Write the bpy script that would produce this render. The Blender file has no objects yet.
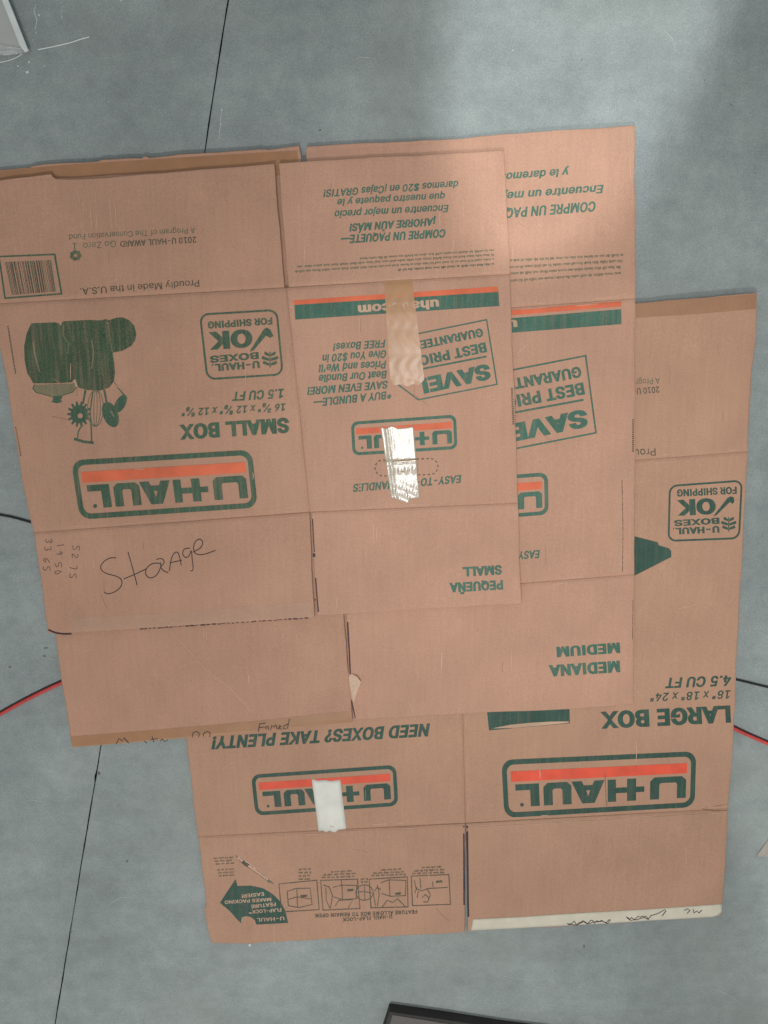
import bpy, math, random
from mathutils import Vector, Matrix
random.seed(7)
sc = bpy.context.scene
C = sc.collection
PI = math.pi

# ------------------------------------------------------------------ camera model
W, H = 768, 1024
F = 770.0
TH = math.radians(11.0)
Z0 = 1.192
CAM = Vector((0, Z0*math.sin(TH), Z0*math.cos(TH)))
def P(px, py, z=0.0):
    "point at height z that lies on the line of sight through (px, py)"
    a = (px-W/2)/F; b = -(py-H/2)/F
    c, s = math.cos(TH), math.sin(TH)
    d = Vector((a, b*c - s, -b*s - c))       # camera looks down, leaning towards -Y
    t = (z-CAM.z)/d.z
    return CAM + d*t

# ------------------------------------------------------------------ materials
def new_mat(name):
    m = bpy.data.materials.new(name); m.use_nodes = True
    nt = m.node_tree
    return m, nt, nt.nodes['Principled BSDF']
def node(nt, t, **kw):
    n = nt.nodes.new(t)
    for k, v in kw.items(): setattr(n, k, v)
    return n
def noise(nt, vec, scale, detail=4, rough=.55):
    n = node(nt, 'ShaderNodeTexNoise'); n.inputs['Scale'].default_value = scale
    n.inputs['Detail'].default_value = detail; n.inputs['Roughness'].default_value = rough
    nt.links.new(vec, n.inputs['Vector']); return n.outputs['Fac']
def ramp(nt, fac, stops):
    r = node(nt, 'ShaderNodeValToRGB'); e = r.color_ramp.elements
    e[0].position, e[0].color = stops[0][0], (*stops[0][1], 1)
    e[1].position, e[1].color = stops[-1][0], (*stops[-1][1], 1)
    for p, c in stops[1:-1]:
        k = e.new(p); k.color = (*c, 1)
    nt.links.new(fac, r.inputs['Fac']); return r.outputs['Color']
def mix(nt, fac, a, b, mode='MIX'):
    n = node(nt, 'ShaderNodeMix', data_type='RGBA', blend_type=mode)
    for s, v in ((n.inputs[0], fac), (n.inputs[6], a), (n.inputs[7], b)):
        if isinstance(v, (int, float)): s.default_value = v
        elif isinstance(v, tuple): s.default_value = (*v, 1)
        else: nt.links.new(v, s)
    return n.outputs[2]
def mapped(nt, scale=(1,1,1), rot=(0,0,0)):
    tc = node(nt, 'ShaderNodeTexCoord'); mp = node(nt, 'ShaderNodeMapping')
    mp.inputs['Scale'].default_value = scale; mp.inputs['Rotation'].default_value = rot
    nt.links.new(tc.outputs['Object'], mp.inputs['Vector']); return mp.outputs['Vector']
def bump(nt, bsdf, h, strength, dist=.001, prev=None):
    b = node(nt, 'ShaderNodeBump'); b.inputs['Strength'].default_value = strength; b.inputs['Distance'].default_value = dist
    nt.links.new(h, b.inputs['Height'])
    if prev: nt.links.new(prev, b.inputs['Normal'])
    nt.links.new(b.outputs['Normal'], bsdf.inputs['Normal']); return b.outputs['Normal']

ROT = math.radians(4)
def cardboard_colour(nt, base, k=1.0):
    v = mapped(nt); vs = mapped(nt, (1, .06, 1), (0, 0, ROT))
    c1 = tuple(b*(1-.075*k) for b in base); c2 = tuple(b*(1+.06*k) for b in base)
    big = ramp(nt, noise(nt, v, 9, 3), [(.3, c1), (.7, c2)])
    fib = noise(nt, v, 420, 3, .7)
    col = mix(nt, 1.0, big, ramp(nt, fib, [(.28, (.86,.86,.86)), (.75, (1.1,1.09,1.07))]), 'MULTIPLY')
    flute = noise(nt, vs, 190, 2, .5)
    col = mix(nt, 1.0, col, ramp(nt, flute, [(.35, (.975,.975,.975)), (.65, (1.02,1.02,1.02))]), 'MULTIPLY')
    scuff = ramp(nt, noise(nt, v, 34, 5, .7), [(.62, (0,0,0)), (.8, (.35,.35,.35))])
    col = mix(nt, scuff, col, tuple(min(1, b*1.22+.02) for b in base))
    return col, flute, fib
def make_cardboard(name, base):
    m, nt, b = new_mat(name)
    col, flute, fib = cardboard_colour(nt, base)
    nt.links.new(col, b.inputs['Base Color']); b.inputs['Roughness'].default_value = .78
    b.inputs['Specular IOR Level'].default_value = .3
    n = bump(nt, b, flute, .25, .0012); n = bump(nt, b, fib, .15, .0005, n)
    bump(nt, b, noise(nt, mapped(nt), 17, 4, .6), .5, .005, n)
    return m
KRAFT = (.488, .282, .198)
M_card = make_cardboard('kraft_cardboard', KRAFT)
M_card2 = make_cardboard('kraft_cardboard_darker', (.458, .264, .182))  # slightly darker kraft, for most left-hand and rear sheets
M_cardL = make_cardboard('kraft_cardboard_pale', (.455, .267, .181))
def make_edge():
    m, nt, b = new_mat('corrugated_edge_and_fold_shade')
    v = mapped(nt)
    n = noise(nt, v, 260, 2)
    nt.links.new(ramp(nt, n, [(.4, (.13,.075,.045)), (.62, (.33,.20,.125))]), b.inputs['Base Color'])
    b.inputs['Roughness'].default_value = .9
    return m
M_edge = make_edge()
def make_ink(name, col, wear=.3, card=KRAFT):
    m, nt, b = new_mat(name)
    v = mapped(nt); vs = mapped(nt, (1, .05, 1), (0, 0, ROT))
    cc, _, _ = cardboard_colour(nt, card)
    a = ramp(nt, noise(nt, vs, 230, 2), [(.45, (0,0,0)), (.80, (wear*.7,)*3)])
    g = ramp(nt, noise(nt, v, 620, 2, .8), [(.45, (0,0,0)), (.8, (wear,)*3)])
    fac = mix(nt, 1.0, a, g, 'ADD')
    inkc = ramp(nt, noise(nt, v, 25, 3), [(.35, tuple(c*.88 for c in col)), (.65, tuple(c*1.12 for c in col))])
    nt.links.new(mix(nt, fac, inkc, cc), b.inputs['Base Color'])
    b.inputs['Roughness'].default_value = .62; b.inputs['Specular IOR Level'].default_value = .3
    return m
M_green = make_ink('green_ink', (.026, .092, .056), .30)
M_teal = make_ink('teal_green_ink', (.032, .128, .092), .26)
M_dgreen = make_ink('dark_green_ink', (.017, .072, .054), .16)
M_kettle = make_ink('mottled_green_ink', (.020, .075, .038), .42)
M_fade = make_ink('faded_green_ink', (.075, .115, .065), .5)
M_black = make_ink('dark_print_ink', (.045, .060, .040), .45)
M_orange = make_ink('orange_ink', (.66, .135, .060), .2)
M_red = make_ink('red_orange_ink', (.72, .088, .045), .12)
M_pen = make_ink('pen_ink', (.035, .025, .028), .12)
M_penb = make_ink('brownish_pen_ink', (.065, .036, .034), .25)
M_purple = make_ink('marker_ink_and_slot_shade', (.045, .022, .030), .05)  # real marker strokes, and painted shade along the flap slots
M_bare = make_ink('bare_kraft_print_gap', (.50, .33, .23), .1)
M_scuff = make_ink('kraft_scuff', (.60, .37, .27), .75)
M_dent = make_ink('kraft_dent_mark', (.34, .19, .125), .7)
M_lid = make_ink('pale_green_tint', (.15, .16, .09), .55)

def make_tape(name, col, alpha, rough, bumps=.5, scale=60, coat=.5, spec=.5, dist=.002):
    m, nt, b = new_mat(name)
    v = mapped(nt)
    n1 = noise(nt, v, scale, 3, .6)
    c = ramp(nt, noise(nt, v, 30, 3), [(.35, tuple(x*.93 for x in col)), (.65, tuple(min(1, x*1.06) for x in col))])
    nt.links.new(c, b.inputs['Base Color'])
    b.inputs['Alpha'].default_value = alpha; b.inputs['Roughness'].default_value = rough
    b.inputs['Coat Weight'].default_value = coat; b.inputs['Coat Roughness'].default_value = rough*.6
    b.inputs['Specular IOR Level'].default_value = spec
    bump(nt, b, n1, bumps, dist)
    return m
M_btape = make_tape('brown_packing_tape', (.43, .225, .115), .72, .5, .3, 50, .05, .3, .001)
M_btape2 = make_tape('thin_brown_tape', (.43, .235, .125), .45, .5, .3, 50, .05, .3, .001)
M_ttape = make_tape('tan_packing_tape', (.53, .29, .15), .76, .34, .12, 30, .10, .45, .0005)
M_wtape = make_tape('white_paper_tape', (.62, .57, .46), 1.0, .6, .4, 90, .1, .4, .001)
M_mtape = make_tape('masking_tape', (.74, .73, .66), .93, .6, .4, 90, .1, .4, .001)
M_clear = make_tape('clear_packing_tape', (.66,.46,.34), .30, .6, .2, 60, .0, .3, .001)
def make_shiny():
    m, nt, b = new_mat('glossy_clear_tape')
    n1 = noise(nt, mapped(nt, (1, 1.6, 1), (0, 0, .1)), 55, 4, .65)
    n2 = noise(nt, mapped(nt, (4, .6, 1), (0, 0, .06)), 60, 3, .6)
    b.inputs['Base Color'].default_value = (.52, .45, .36, 1)
    nt.links.new(ramp(nt, n2, [(.35, (.72,.72,.72)), (.6, (.95,.95,.95))]), b.inputs['Alpha'])
    b.inputs['Roughness'].default_value = .27; b.inputs['Metallic'].default_value = .0; b.inputs['Specular IOR Level'].default_value = .8
    b.inputs['Coat Weight'].default_value = 1; b.inputs['Coat Roughness'].default_value = .14
    n = bump(nt, b, n1, .5, .002); bump(nt, b, n2, .5, .0012, n)
    return m
M_shiny = make_shiny()

def simple(name, col, rough=.6, spec=.4, nscale=None, var=.1, bmp=0):
    m, nt, b = new_mat(name)
    if nscale:
        f = noise(nt, mapped(nt), nscale, 4)
        nt.links.new(ramp(nt, f, [(.3, tuple(c*(1-var) for c in col)), (.7, tuple(min(1, c*(1+var)) for c in col))]), b.inputs['Base Color'])
        if bmp: bump(nt, b, f, bmp, .001)
    else: b.inputs['Base Color'].default_value = (*col, 1)
    b.inputs['Roughness'].default_value = rough; b.inputs['Specular IOR Level'].default_value = spec
    return m
def make_concrete():
    m, nt, b = new_mat('smooth_concrete')
    tc = node(nt, 'ShaderNodeTexCoord'); v = tc.outputs['Object']
    dist = node(nt, 'ShaderNodeTexNoise'); dist.inputs['Scale'].default_value = 2.5
    nt.links.new(v, dist.inputs['Vector'])
    va = node(nt, 'ShaderNodeMix', data_type='VECTOR'); va.inputs[0].default_value = .12
    nt.links.new(v, va.inputs[4]); nt.links.new(dist.outputs['Color'], va.inputs[5])
    vv = va.outputs[1]
    big = noise(nt, vv, 5.5, 5, .6)
    col = ramp(nt, big, [(.28, (.226,.258,.254)), (.5, (.276,.312,.307)), (.72, (.330,.370,.365))])
    mid = noise(nt, v, 42, 5, .65)
    col = mix(nt, 1.0, col, ramp(nt, mid, [(.3, (.90,.905,.91)), (.7, (1.09,1.085,1.08))]), 'MULTIPLY')
    fine = noise(nt, v, 420, 3, .75)
    col = mix(nt, 1.0, col, ramp(nt, fine, [(.25, (.78,.79,.80)), (.75, (1.18,1.17,1.16))]), 'MULTIPLY')
    warm = ramp(nt, noise(nt, vv, 3.1, 4), [(.5, (0,0,0)), (.75, (.4,.4,.4))])
    col = mix(nt, warm, col, (.245,.262,.225))
    # trowel streaks
    sv = mapped(nt, (1, 6, 1), (0, 0, .35))
    st = noise(nt, sv, 3.4, 4, .6)
    col = mix(nt, 1.0, col, ramp(nt, st, [(.3, (.93,.93,.935)), (.7, (1.06,1.06,1.055))]), 'MULTIPLY')
    # dark pits and small stains
    pit = ramp(nt, noise(nt, v, 190, 2, .4), [(.17, (.8,.8,.8)), (.22, (0,0,0))])
    col = mix(nt, pit, col, (.10,.105,.10))
    # pale paint dust
    du = ramp(nt, noise(nt, v, 60, 6, .8), [(.66, (0,0,0)), (.78, (.5,.5,.5))])
    col = mix(nt, du, col, (.40,.46,.47))
    grit = noise(nt, v, 900, 2, .6)
    col = mix(nt, 1.0, col, ramp(nt, grit, [(.3, (.84,.84,.85)), (.7, (1.13,1.13,1.12))]), 'MULTIPLY')
    nt.links.new(col, b.inputs['Base Color'])
    b.inputs['Roughness'].default_value = .62; b.inputs['Specular IOR Level'].default_value = .25
    n = bump(nt, b, fine, .12, .0006); bump(nt, b, mid, .1, .002, n)
    return m
M_conc = make_concrete()
M_joint = simple('joint_filler', (.018,.020,.020), .9, .1)
M_pale = simple('dried_paint', (.52,.56,.56), .7, .2, 200, .2)
M_stain = simple('dark_floor_stain', (.13,.145,.145), .7, .2, 200, .2)
M_rubber = simple('black_rubber', (.014,.016,.016), .45, .4)
M_redw = simple('red_plastic', (.50,.055,.048), .45, .4, 90, .15)

# ------------------------------------------------------------------ object helpers
def empty(name, loc, label, cat, group=None):
    o = bpy.data.objects.new(name, None); C.objects.link(o)
    o.empty_display_size = .05; o.location = loc; o['label'] = label; o['category'] = cat
    if group: o['group'] = group
    return o
def build(name, verts, faces, mats, mids=None, parent=None, smooth=False, label=None):
    "verts in world space; the object's origin goes to their middle"
    n = len(verts)
    cx = sum(v[0] for v in verts)/n; cy = sum(v[1] for v in verts)/n; cz = min(v[2] for v in verts)
    o0 = Vector((cx, cy, cz))
    me = bpy.data.meshes.new(name)
    me.from_pydata([tuple(Vector(v)-o0) for v in verts], [], faces)
    for m in mats: me.materials.append(m)
    if mids: me.polygons.foreach_set('material_index', mids)
    if smooth: me.polygons.foreach_set('use_smooth', [bool(s) for s in smooth] if isinstance(smooth, list) else [True]*len(faces))
    me.update()
    o = bpy.data.objects.new(name, me); C.objects.link(o)
    o.location = o0
    pp = parent
    base = Vector((0,0,0))
    while pp is not None: base += Vector(pp.location); pp = pp.parent
    if parent is not None: o.parent = parent; o.location = o0 - base
    if label: o['label'] = label
    return o

# ------------------------------------------------------------------ heights (cords, then box on box)
def seg_d(p, a, b):
    ax, ay = a; bx, by = b; dx, dy = bx-ax, by-ay
    t = max(0, min(1, ((p[0]-ax)*dx+(p[1]-ay)*dy)/(dx*dx+dy*dy+1e-9)))
    return math.hypot(p[0]-ax-t*dx, p[1]-ay-t*dy)
BLACK_CORD = [(-60,500),(-20,510),(0,514.5),(14,517),(31,522),(120,545),(300,590),(500,632),(660,662),(738,679.5),(768,687),(830,700)]
RED_CORD = [(-60,748),(0,713.5),(30,697),(61,682),(150,645),(300,622),(450,630),(600,668),(690,705),(736,729),(768,743),(830,768)]
def poly_d(p, pl): return min(seg_d(p, pl[i], pl[i+1]) for i in range(len(pl)-1))
def sstep(a, b, x):
    t = max(0, min(1, (x-a)/(b-a))); return t*t*(3-2*t)
MM = .001
T = 6*MM
def cord_lift(px, py):
    d = min(poly_d((px,py), BLACK_CORD), poly_d((px,py), RED_CORD))
    return 5.6*MM*math.exp(-(max(0, d-5)/40.0)**2)
def warp(px, py, s, amp):
    return amp*(1 + .55*math.sin(px/67+s) * math.sin(py/91+2.1*s) + .45*math.sin(px/151-py/113+3.3*s))
LARGE_Q = [(134,345),(757,293),(720,917),(212,943)]
def inside_d(px, py, q):
    "distance outside a clockwise (in the picture) quad, 0 inside"
    m = -1e9
    for i in range(4):
        a, b = q[i], q[(i+1)%4]
        dx, dy = b[0]-a[0], b[1]-a[1]; L = math.hypot(dx, dy)
        m = max(m, -((dx)*(py-a[1]) - (dy)*(px-a[0]))/L)
    return max(0, m)
def HL(px, py):
    lift = 7*MM*math.exp(-(((px-715)/95)**2 + ((py-285)/42)**2))
    lift += 3*MM*math.exp(-(((px-215)/30)**2 + ((py-915)/30)**2))
    lift += 4*MM*math.exp(-(((px-738)/26)**2 + ((py-600)/120)**2))
    return .4*MM + cord_lift(px, py) + T + warp(px, py, 1.0, .8*MM) + lift
def HM(px, py):
    d = inside_d(px, py, LARGE_Q)
    w = 1 - sstep(6, 75, d)
    low = .4*MM + cord_lift(px, py)
    base = low*(1-w) + (HL(px, py)+.3*MM)*w
    lift = 4*MM*math.exp(-(((px-600)/90)**2 + ((py-125)/40)**2)) + 2.5*MM*math.exp(-(((px-150)/140)**2 + ((py-160)/30)**2))
    lift += 1.5*MM*math.exp(-(((px-628)/7)**2))*sstep(440, 490, py)*(1-sstep(560, 590, py))
    return base + T + warp(px, py, 2.3, .8*MM) + lift
def HS(px, py):
    lift = 3*MM*math.exp(-(((px-60)/50)**2 + ((py-632)/30)**2)) + 3*MM*math.exp(-(((px-515)/50)**2 + ((py-600)/50)**2))
    lift += 2.5*MM*math.exp(-(((px-276)/10)**2 + ((py-200)/120)**2))
    return HM(px, py) + .3*MM + T + warp(px, py, 4.4, .7*MM) + lift

# ------------------------------------------------------------------ 2D shapes -> decals
from mathutils.geometry import delaunay_2d_cdt
FONT = None
try:
    import os
    FONT = bpy.data.fonts.load(os.path.join(bpy.utils.system_resource('DATAFILES', path='fonts'), 'Inter.woff2'))
except Exception:
    FONT = None
def fill(loops, nonzero=False, grid=None):
    "triangles inside a set of closed loops; grid adds inner points so that a big shape can follow its sheet"
    vs = []; ed = []; boxes = []
    for lp in loops:
        b = len(vs); n = len(lp)
        vs += [Vector((p[0], p[1])) for p in lp]; ed += [(b+i, b+(i+1)%n) for i in range(n)]
        boxes.append((min(p[0] for p in lp), max(p[0] for p in lp), min(p[1] for p in lp), max(p[1] for p in lp)))
    def wind(x, y):
        w = 0
        for lp, (xa, xb, ya, yb) in zip(loops, boxes):
            if not (xa <= x <= xb and ya <= y <= yb): continue
            for i in range(len(lp)):
                (x1, y1), (x2, y2) = lp[i-1][:2], lp[i][:2]
                if (y1 > y) != (y2 > y) and x < (x2-x1)*(y-y1)/(y2-y1)+x1:
                    w += 1 if (not nonzero or y2 > y1) else -1
        return w != 0 if nonzero else w % 2 == 1
    if grid:
        xa = min(b[0] for b in boxes); xb = max(b[1] for b in boxes); ya = min(b[2] for b in boxes); yb = max(b[3] for b in boxes)
        if max(xb-xa, yb-ya) > grid*1.5:
            y = ya+grid*.5
            while y < yb:
                x = xa+grid*.53
                while x < xb:
                    if wind(x, y): vs.append(Vector((x, y)))
                    x += grid
                y += grid
    ov, oe, of, *_ = delaunay_2d_cdt(vs, ed, [], 0, 1e-5)
    pts = [(v.x, v.y) for v in ov]
    return pts, [tuple(f) for f in of if wind(sum(pts[i][0] for i in f)/3, sum(pts[i][1] for i in f)/3)]
def text2d(s, bold=0.0, shear=0.0, space=1.0, capn=.0):
    capn = capn or CAP0
    cu = bpy.data.curves.new('t', 'FONT'); cu.body = s.replace('I', '|'); cu.dimensions = '3D'; cu.fill_mode = 'FULL'
    if FONT: cu.font = FONT
    cu.space_character = space; cu.resolution_u = 3
    o = bpy.data.objects.new('tmp', cu)
    me = o.to_mesh()
    co = [(v.co.x, v.co.y) for v in me.vertices]; nx = {e.vertices[0]: e.vertices[1] for e in me.edges}
    o.to_mesh_clear(); bpy.data.objects.remove(o); bpy.data.curves.remove(cu)
    loops = []; seen = set()
    for i in list(nx):
        if i in seen: continue
        lp = []; k = i
        while k in nx and k not in seen: seen.add(k); lp.append(co[k]); k = nx[k]
        q = [p for n, p in enumerate(lp) if math.hypot(p[0]-lp[n-1][0], p[1]-lp[n-1][1]) > 1e-4]
        ys = [p[1] for p in q]
        if len(q) == 4 and 'I' in s and min(ys) < -.05 and max(ys) > capn:      # the stem of a plain capital I
            xm = sum(p[0] for p in q)/4
            q = [(xm+(.034 if p[0] > xm else -.034), capn if p[1] > .2 else 0.0) for p in q]
        if len(q) > 2: loops.append(q)
    if bold:
        out = []
        for lp in loops:
            n = len(lp); ol = []
            for i in range(n):
                a, b, c = lp[i-1], lp[i], lp[(i+1)%n]
                d1 = Vector((b[0]-a[0], b[1]-a[1])).normalized(); d2 = Vector((c[0]-b[0], c[1]-b[1])).normalized()
                n1 = Vector((-d1.y, d1.x)); n2 = Vector((-d2.y, d2.x)); m = n1+n2
                if m.length < .3: m = n1
                else: m = m.normalized()*min(1.6, 1/max(.4, m.normalized().dot(n1)))
                ol.append((b[0]+m.x*bold, b[1]+m.y*bold*.6))
            out.append(ol)
        loops = out
    loops = [[(x+y*shear, y) for x, y in lp] for lp in loops]
    return fill(loops, True)
CAP0 = 1.0
CAP = max(v[1] for v in text2d('H')[0]); CAP0 = CAP
def poly2d(loops): return fill(loops, False, 7.0)

class Panel:
    """a sheet of cardboard given by four picture-space corners (TL TR BR BL); each side is
    'cut' or 'crease'; polylines may replace sides.  Print is added as further faces."""
    def __init__(s, name, corners, Hf, kinds, mat, polys=None, jit=.8, thick=3*MM, top=0.0, cell=9):
        s.name = name; s.c = corners; s.Hf = Hf; s.kinds = kinds; s.mat = mat; s.thick = thick; s.top = top
        s.v = []; s.f = []; s.m = []; s.sm = []; s.mats = [mat, M_edge]; s.lay = 0
        s.cre = [(corners[i], corners[(i+1)%4]) for i in range(4) if kinds[i] == 'crease']
        s.cut = [(corners[i], corners[(i+1)%4]) for i in range(4) if kinds[i] == 'cut']
        polys = polys or {}
        rnd = random.Random(len(name) + int(corners[0][0]*3+corners[0][1]) )
        def edge(i, rev):
            a, b = (corners[i], corners[(i+1)%4])
            pts = polys.get(i)
            if pts is None: pts = [a, b]
            L = [0]
            for k in range(1, len(pts)): L.append(L[-1]+math.hypot(pts[k][0]-pts[k-1][0], pts[k][1]-pts[k-1][1]))
            ph = [rnd.uniform(0, 6.28) for _ in range(4)]
            amp = jit if kinds[i] == 'cut' else 0
            nx, ny = (b[1]-a[1]), -(b[0]-a[0]); nl = math.hypot(nx, ny); nx /= nl; ny /= nl
            def f(t):
                if rev: t = 1-t
                d = t*L[-1]; k = 1
                while k < len(L)-1 and L[k] < d: k += 1
                u = (d-L[k-1])/max(1e-9, L[k]-L[k-1])
                x = pts[k-1][0]+(pts[k][0]-pts[k-1][0])*u; y = pts[k-1][1]+(pts[k][1]-pts[k-1][1])*u
                w = amp*math.sin(PI*t)**.5*(.5*math.sin(d/31+ph[0])+.35*math.sin(d/11+ph[1])+.2*math.sin(d/4.3+ph[2])) if 0 < t < 1 else 0
                return (x+nx*w, y+ny*w)
            return f
        top_, right_, bot_, left_ = edge(0, False), edge(1, False), edge(2, True), edge(3, True)
        def params(L, extra):
            ds = [0, 1, 2.1, 3.1, 4.2, 5.6, 7.2, 9.2]
            t = [d/L for d in ds] + [1-d/L for d in ds]
            n = max(2, int(L/cell)); t += [k/n for k in range(1, n) if 11/L < k/n < 1-11/L]
            return sorted(set(round(x, 5) for x in t+extra))
        def elen(i): return math.hypot(corners[i][0]-corners[(i+1)%4][0], corners[i][1]-corners[(i+1)%4][1])
        def ext(i, rev):
            pts = polys.get(i)
            if not pts: return []
            L = [0]
            for k in range(1, len(pts)): L.append(L[-1]+math.hypot(pts[k][0]-pts[k-1][0], pts[k][1]-pts[k-1][1]))
            r = [x/L[-1] for x in L[1:-1]]
            return [1-x for x in r] if rev else r
        U = params((elen(0)+elen(2))/2, ext(0, False)+ext(2, True)); V = params((elen(1)+elen(3))/2, ext(1, False)+ext(3, True))
        c00, c10, c11, c01 = corners
        g = []
        for v in V:
            row = []
            for u in U:
                t0, b0, l0, r0 = top_(u), bot_(u), left_(v), right_(v)
                q = []
                for k in range(2):
                    q.append((1-v)*t0[k]+v*b0[k]+(1-u)*l0[k]+u*r0[k]
                             - ((1-u)*(1-v)*c00[k]+u*(1-v)*c10[k]+u*v*c11[k]+(1-u)*v*c01[k]))
                row.append(q)
            g.append(row)
        nu, nv = len(U), len(V)
        for j in range(nv):
            for i in range(nu):
                x, y = g[j][i]; s.v.append(P(x, y, s.h(x, y)))
        n = nu*nv
        for j in range(nv):
            for i in range(nu):
                x, y = g[j][i]; p = s.v[j*nu+i]; s.v.append(Vector((p.x, p.y, p.z-s.thick)))
        for j in range(nv-1):
            for i in range(nu-1):
                a = j*nu+i
                s.f.append((a, a+nu, a+nu+1, a+1)); s.m.append(0); s.sm.append(1)
                s.f.append((n+a, n+a+1, n+a+nu+1, n+a+nu)); s.m.append(0); s.sm.append(1)
        def wall(a, b): s.f.append((a, b, b+n, a+n)); s.m.append(1); s.sm.append(0)
        for i in range(nu-1):
            wall(i, i+1); k = (nv-1)*nu; wall(k+i+1, k+i)
        for j in range(nv-1):
            wall((j+1)*nu, j*nu); wall(j*nu+nu-1, (j+1)*nu+nu-1)
    def h(s, x, y):
        z = s.Hf(x, y)-s.top
        for a, b in s.cre:
            d = seg_d((x, y), a, b)
            z -= 1.5*MM*math.exp(-(d/1.9)**2); z += .25*MM*math.exp(-((d-7)/5)**2)
        for a, b in s.cut:
            d = seg_d((x, y), a, b); z -= .5*MM*math.exp(-(d/1.6)**2)
        return z
    def mi(s, m):
        if m not in s.mats: s.mats.append(m)
        return s.mats.index(m)
    def add(s, pts, faces, m, lift=None):
        s.lay += 1
        if lift is None: lift = .20*MM + s.lay*.003*MM + (.16*MM if m in (M_bare, M_lid) else 0)
        b = len(s.v)
        for x, y in pts: s.v.append(P(x, y, s.h(x, y)+lift))
        k = s.mi(m)
        for f in faces:
            # keep every face turned upwards
            a = sum(pts[f[i]][0]*pts[f[(i+1)%len(f)]][1]-pts[f[(i+1)%len(f)]][0]*pts[f[i]][1] for i in range(len(f)))
            if abs(a) < 1e-7: continue
            ff = f if a < 0 else tuple(reversed(f))
            s.f.append(tuple(b+i for i in ff)); s.m.append(k); s.sm.append(0)
    def text(s, txt, p0, p1, cap, m, bold=.0, it=0.0, space=1.0, wob=0):
        "baseline from p0 to p1 (in reading direction), capitals cap pixels high"
        bo = min(bold*.95, .030+bold*.32)
        vs, fs = text2d(txt, bo, it, space + bo*1.3)
        if not vs: return
        x0 = min(v[0] for v in vs); x1 = max(v[0] for v in vs)
        L = math.hypot(p1[0]-p0[0], p1[1]-p0[1]); dx, dy = (p1[0]-p0[0])/L, (p1[1]-p0[1])/L
        ux, uy = dy, -dx
        by = bo*.6; k = cap/(CAP+2*by)
        pts = []
        for x, y in vs:
            a = (x-x0)/(x1-x0)*L; c = (y+by)*k
            pts.append((p0[0]+dx*a+ux*c, p0[1]+dy*a+uy*c))
        s.add(pts, fs, m)
    def poly(s, loops, m): 
        vs, fs = poly2d(loops); s.add(vs, fs, m)
    def bar(s, q, m, n=24):
        "quad strip TL TR BR BL, cut into n along its length"
        n = max(min(n, 4), int(math.hypot(q[1][0]-q[0][0], q[1][1]-q[0][1])/3))
        k = max(1, math.ceil(math.hypot(q[3][0]-q[0][0], q[3][1]-q[0][1])/1.8))
        pts = []; fs = []
        for i in range(n+1):
            t = i/n
            ax, ay = q[0][0]+(q[1][0]-q[0][0])*t, q[0][1]+(q[1][1]-q[0][1])*t
            bx, by = q[3][0]+(q[2][0]-q[3][0])*t, q[3][1]+(q[2][1]-q[3][1])*t
            for j in range(k+1): pts.append((ax+(bx-ax)*j/k, ay+(by-ay)*j/k))
        for i in range(n):
            for j in range(k): a = i*(k+1)+j; fs.append((a, a+1, a+k+2, a+k+1))
        s.add(pts, fs, m)
    def stroke(s, pts, w, m, closed=False, smooth=0, taper=False):
        pts = list(pts)
        if closed: pts = pts+[pts[0]]
        for _ in range(smooth):
            q = [pts[0]]
            for a, b in zip(pts, pts[1:]):
                q += [(a[0]*.75+b[0]*.25, a[1]*.75+b[1]*.25), (a[0]*.25+b[0]*.75, a[1]*.25+b[1]*.75)]
            q.append(pts[-1]); pts = q
        d = []
        for a, b in zip(pts, pts[1:]):
            L = math.hypot(b[0]-a[0], b[1]-a[1]); k = max(1, int(L/10))
            for i in range(k): d.append((a[0]+(b[0]-a[0])*i/k, a[1]+(b[1]-a[1])*i/k))
        d.append(pts[-1]); pts = [d[0]]
        for q in d[1:]:
            if math.hypot(q[0]-pts[-1][0], q[1]-pts[-1][1]) > 1e-3: pts.append(q)
        V = []; Fc = []; n = len(pts)
        for i in range(n):
            if closed and i in (0, n-1): a, b = pts[n-2], pts[1]
            else: a, b = pts[max(0, i-1)], pts[min(n-1, i+1)]
            L = math.hypot(b[0]-a[0], b[1]-a[1]) or 1
            nx, ny = -(b[1]-a[1])/L, (b[0]-a[0])/L
            mit = 1.0
            if 0 < i < n-1:
                e = (pts[i][0]-pts[i-1][0], pts[i][1]-pts[i-1][1]); le = math.hypot(*e) or 1
                cs = abs(nx*(-e[1]/le)+ny*(e[0]/le)); mit = min(1.5, 1/max(.5, cs))
            ww = w/2*mit*(1 if not taper else (.45+.55*math.sin(PI*min(1, max(0, (i+.6)/n)))))
            V += [(pts[i][0]+nx*ww, pts[i][1]+ny*ww), (pts[i][0]-nx*ww, pts[i][1]-ny*ww)]
        for i in range(n-1): Fc.append((2*i, 2*i+1, 2*i+3, 2*i+2))
        s.add(V, Fc, m)
    def greek(s, a, b, hgt, m, seed=1, word=(3, 9)):
        "a line of print too small to read"
        r = random.Random(seed); L = math.hypot(b[0]-a[0], b[1]-a[1]); dx, dy = (b[0]-a[0])/L, (b[1]-a[1])/L
        ux, uy = -dy, dx
        if uy < 0: ux, uy = -ux, -uy
        t = 0; V = []; Fc = []
        while t < L-1:
            w = r.uniform(*word); e = min(L, t+w)
            while t < e:
                k = r.uniform(.45, .95); g = r.uniform(.25, .45); lo = r.uniform(0, .12)*hgt; hi = hgt*r.choice((.66, .7, .74, 1.0))
                x1 = min(t+k, L); n = len(V)
                for q, c in ((t, lo), (x1, lo), (x1, hi), (t, hi)):
                    V.append((a[0]+dx*q+ux*c, a[1]+dy*q+uy*c))
                Fc.append((n, n+1, n+2, n+3)); t += k+g
            t += r.uniform(.9, 1.5)
        s.add(V, Fc, m)
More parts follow.
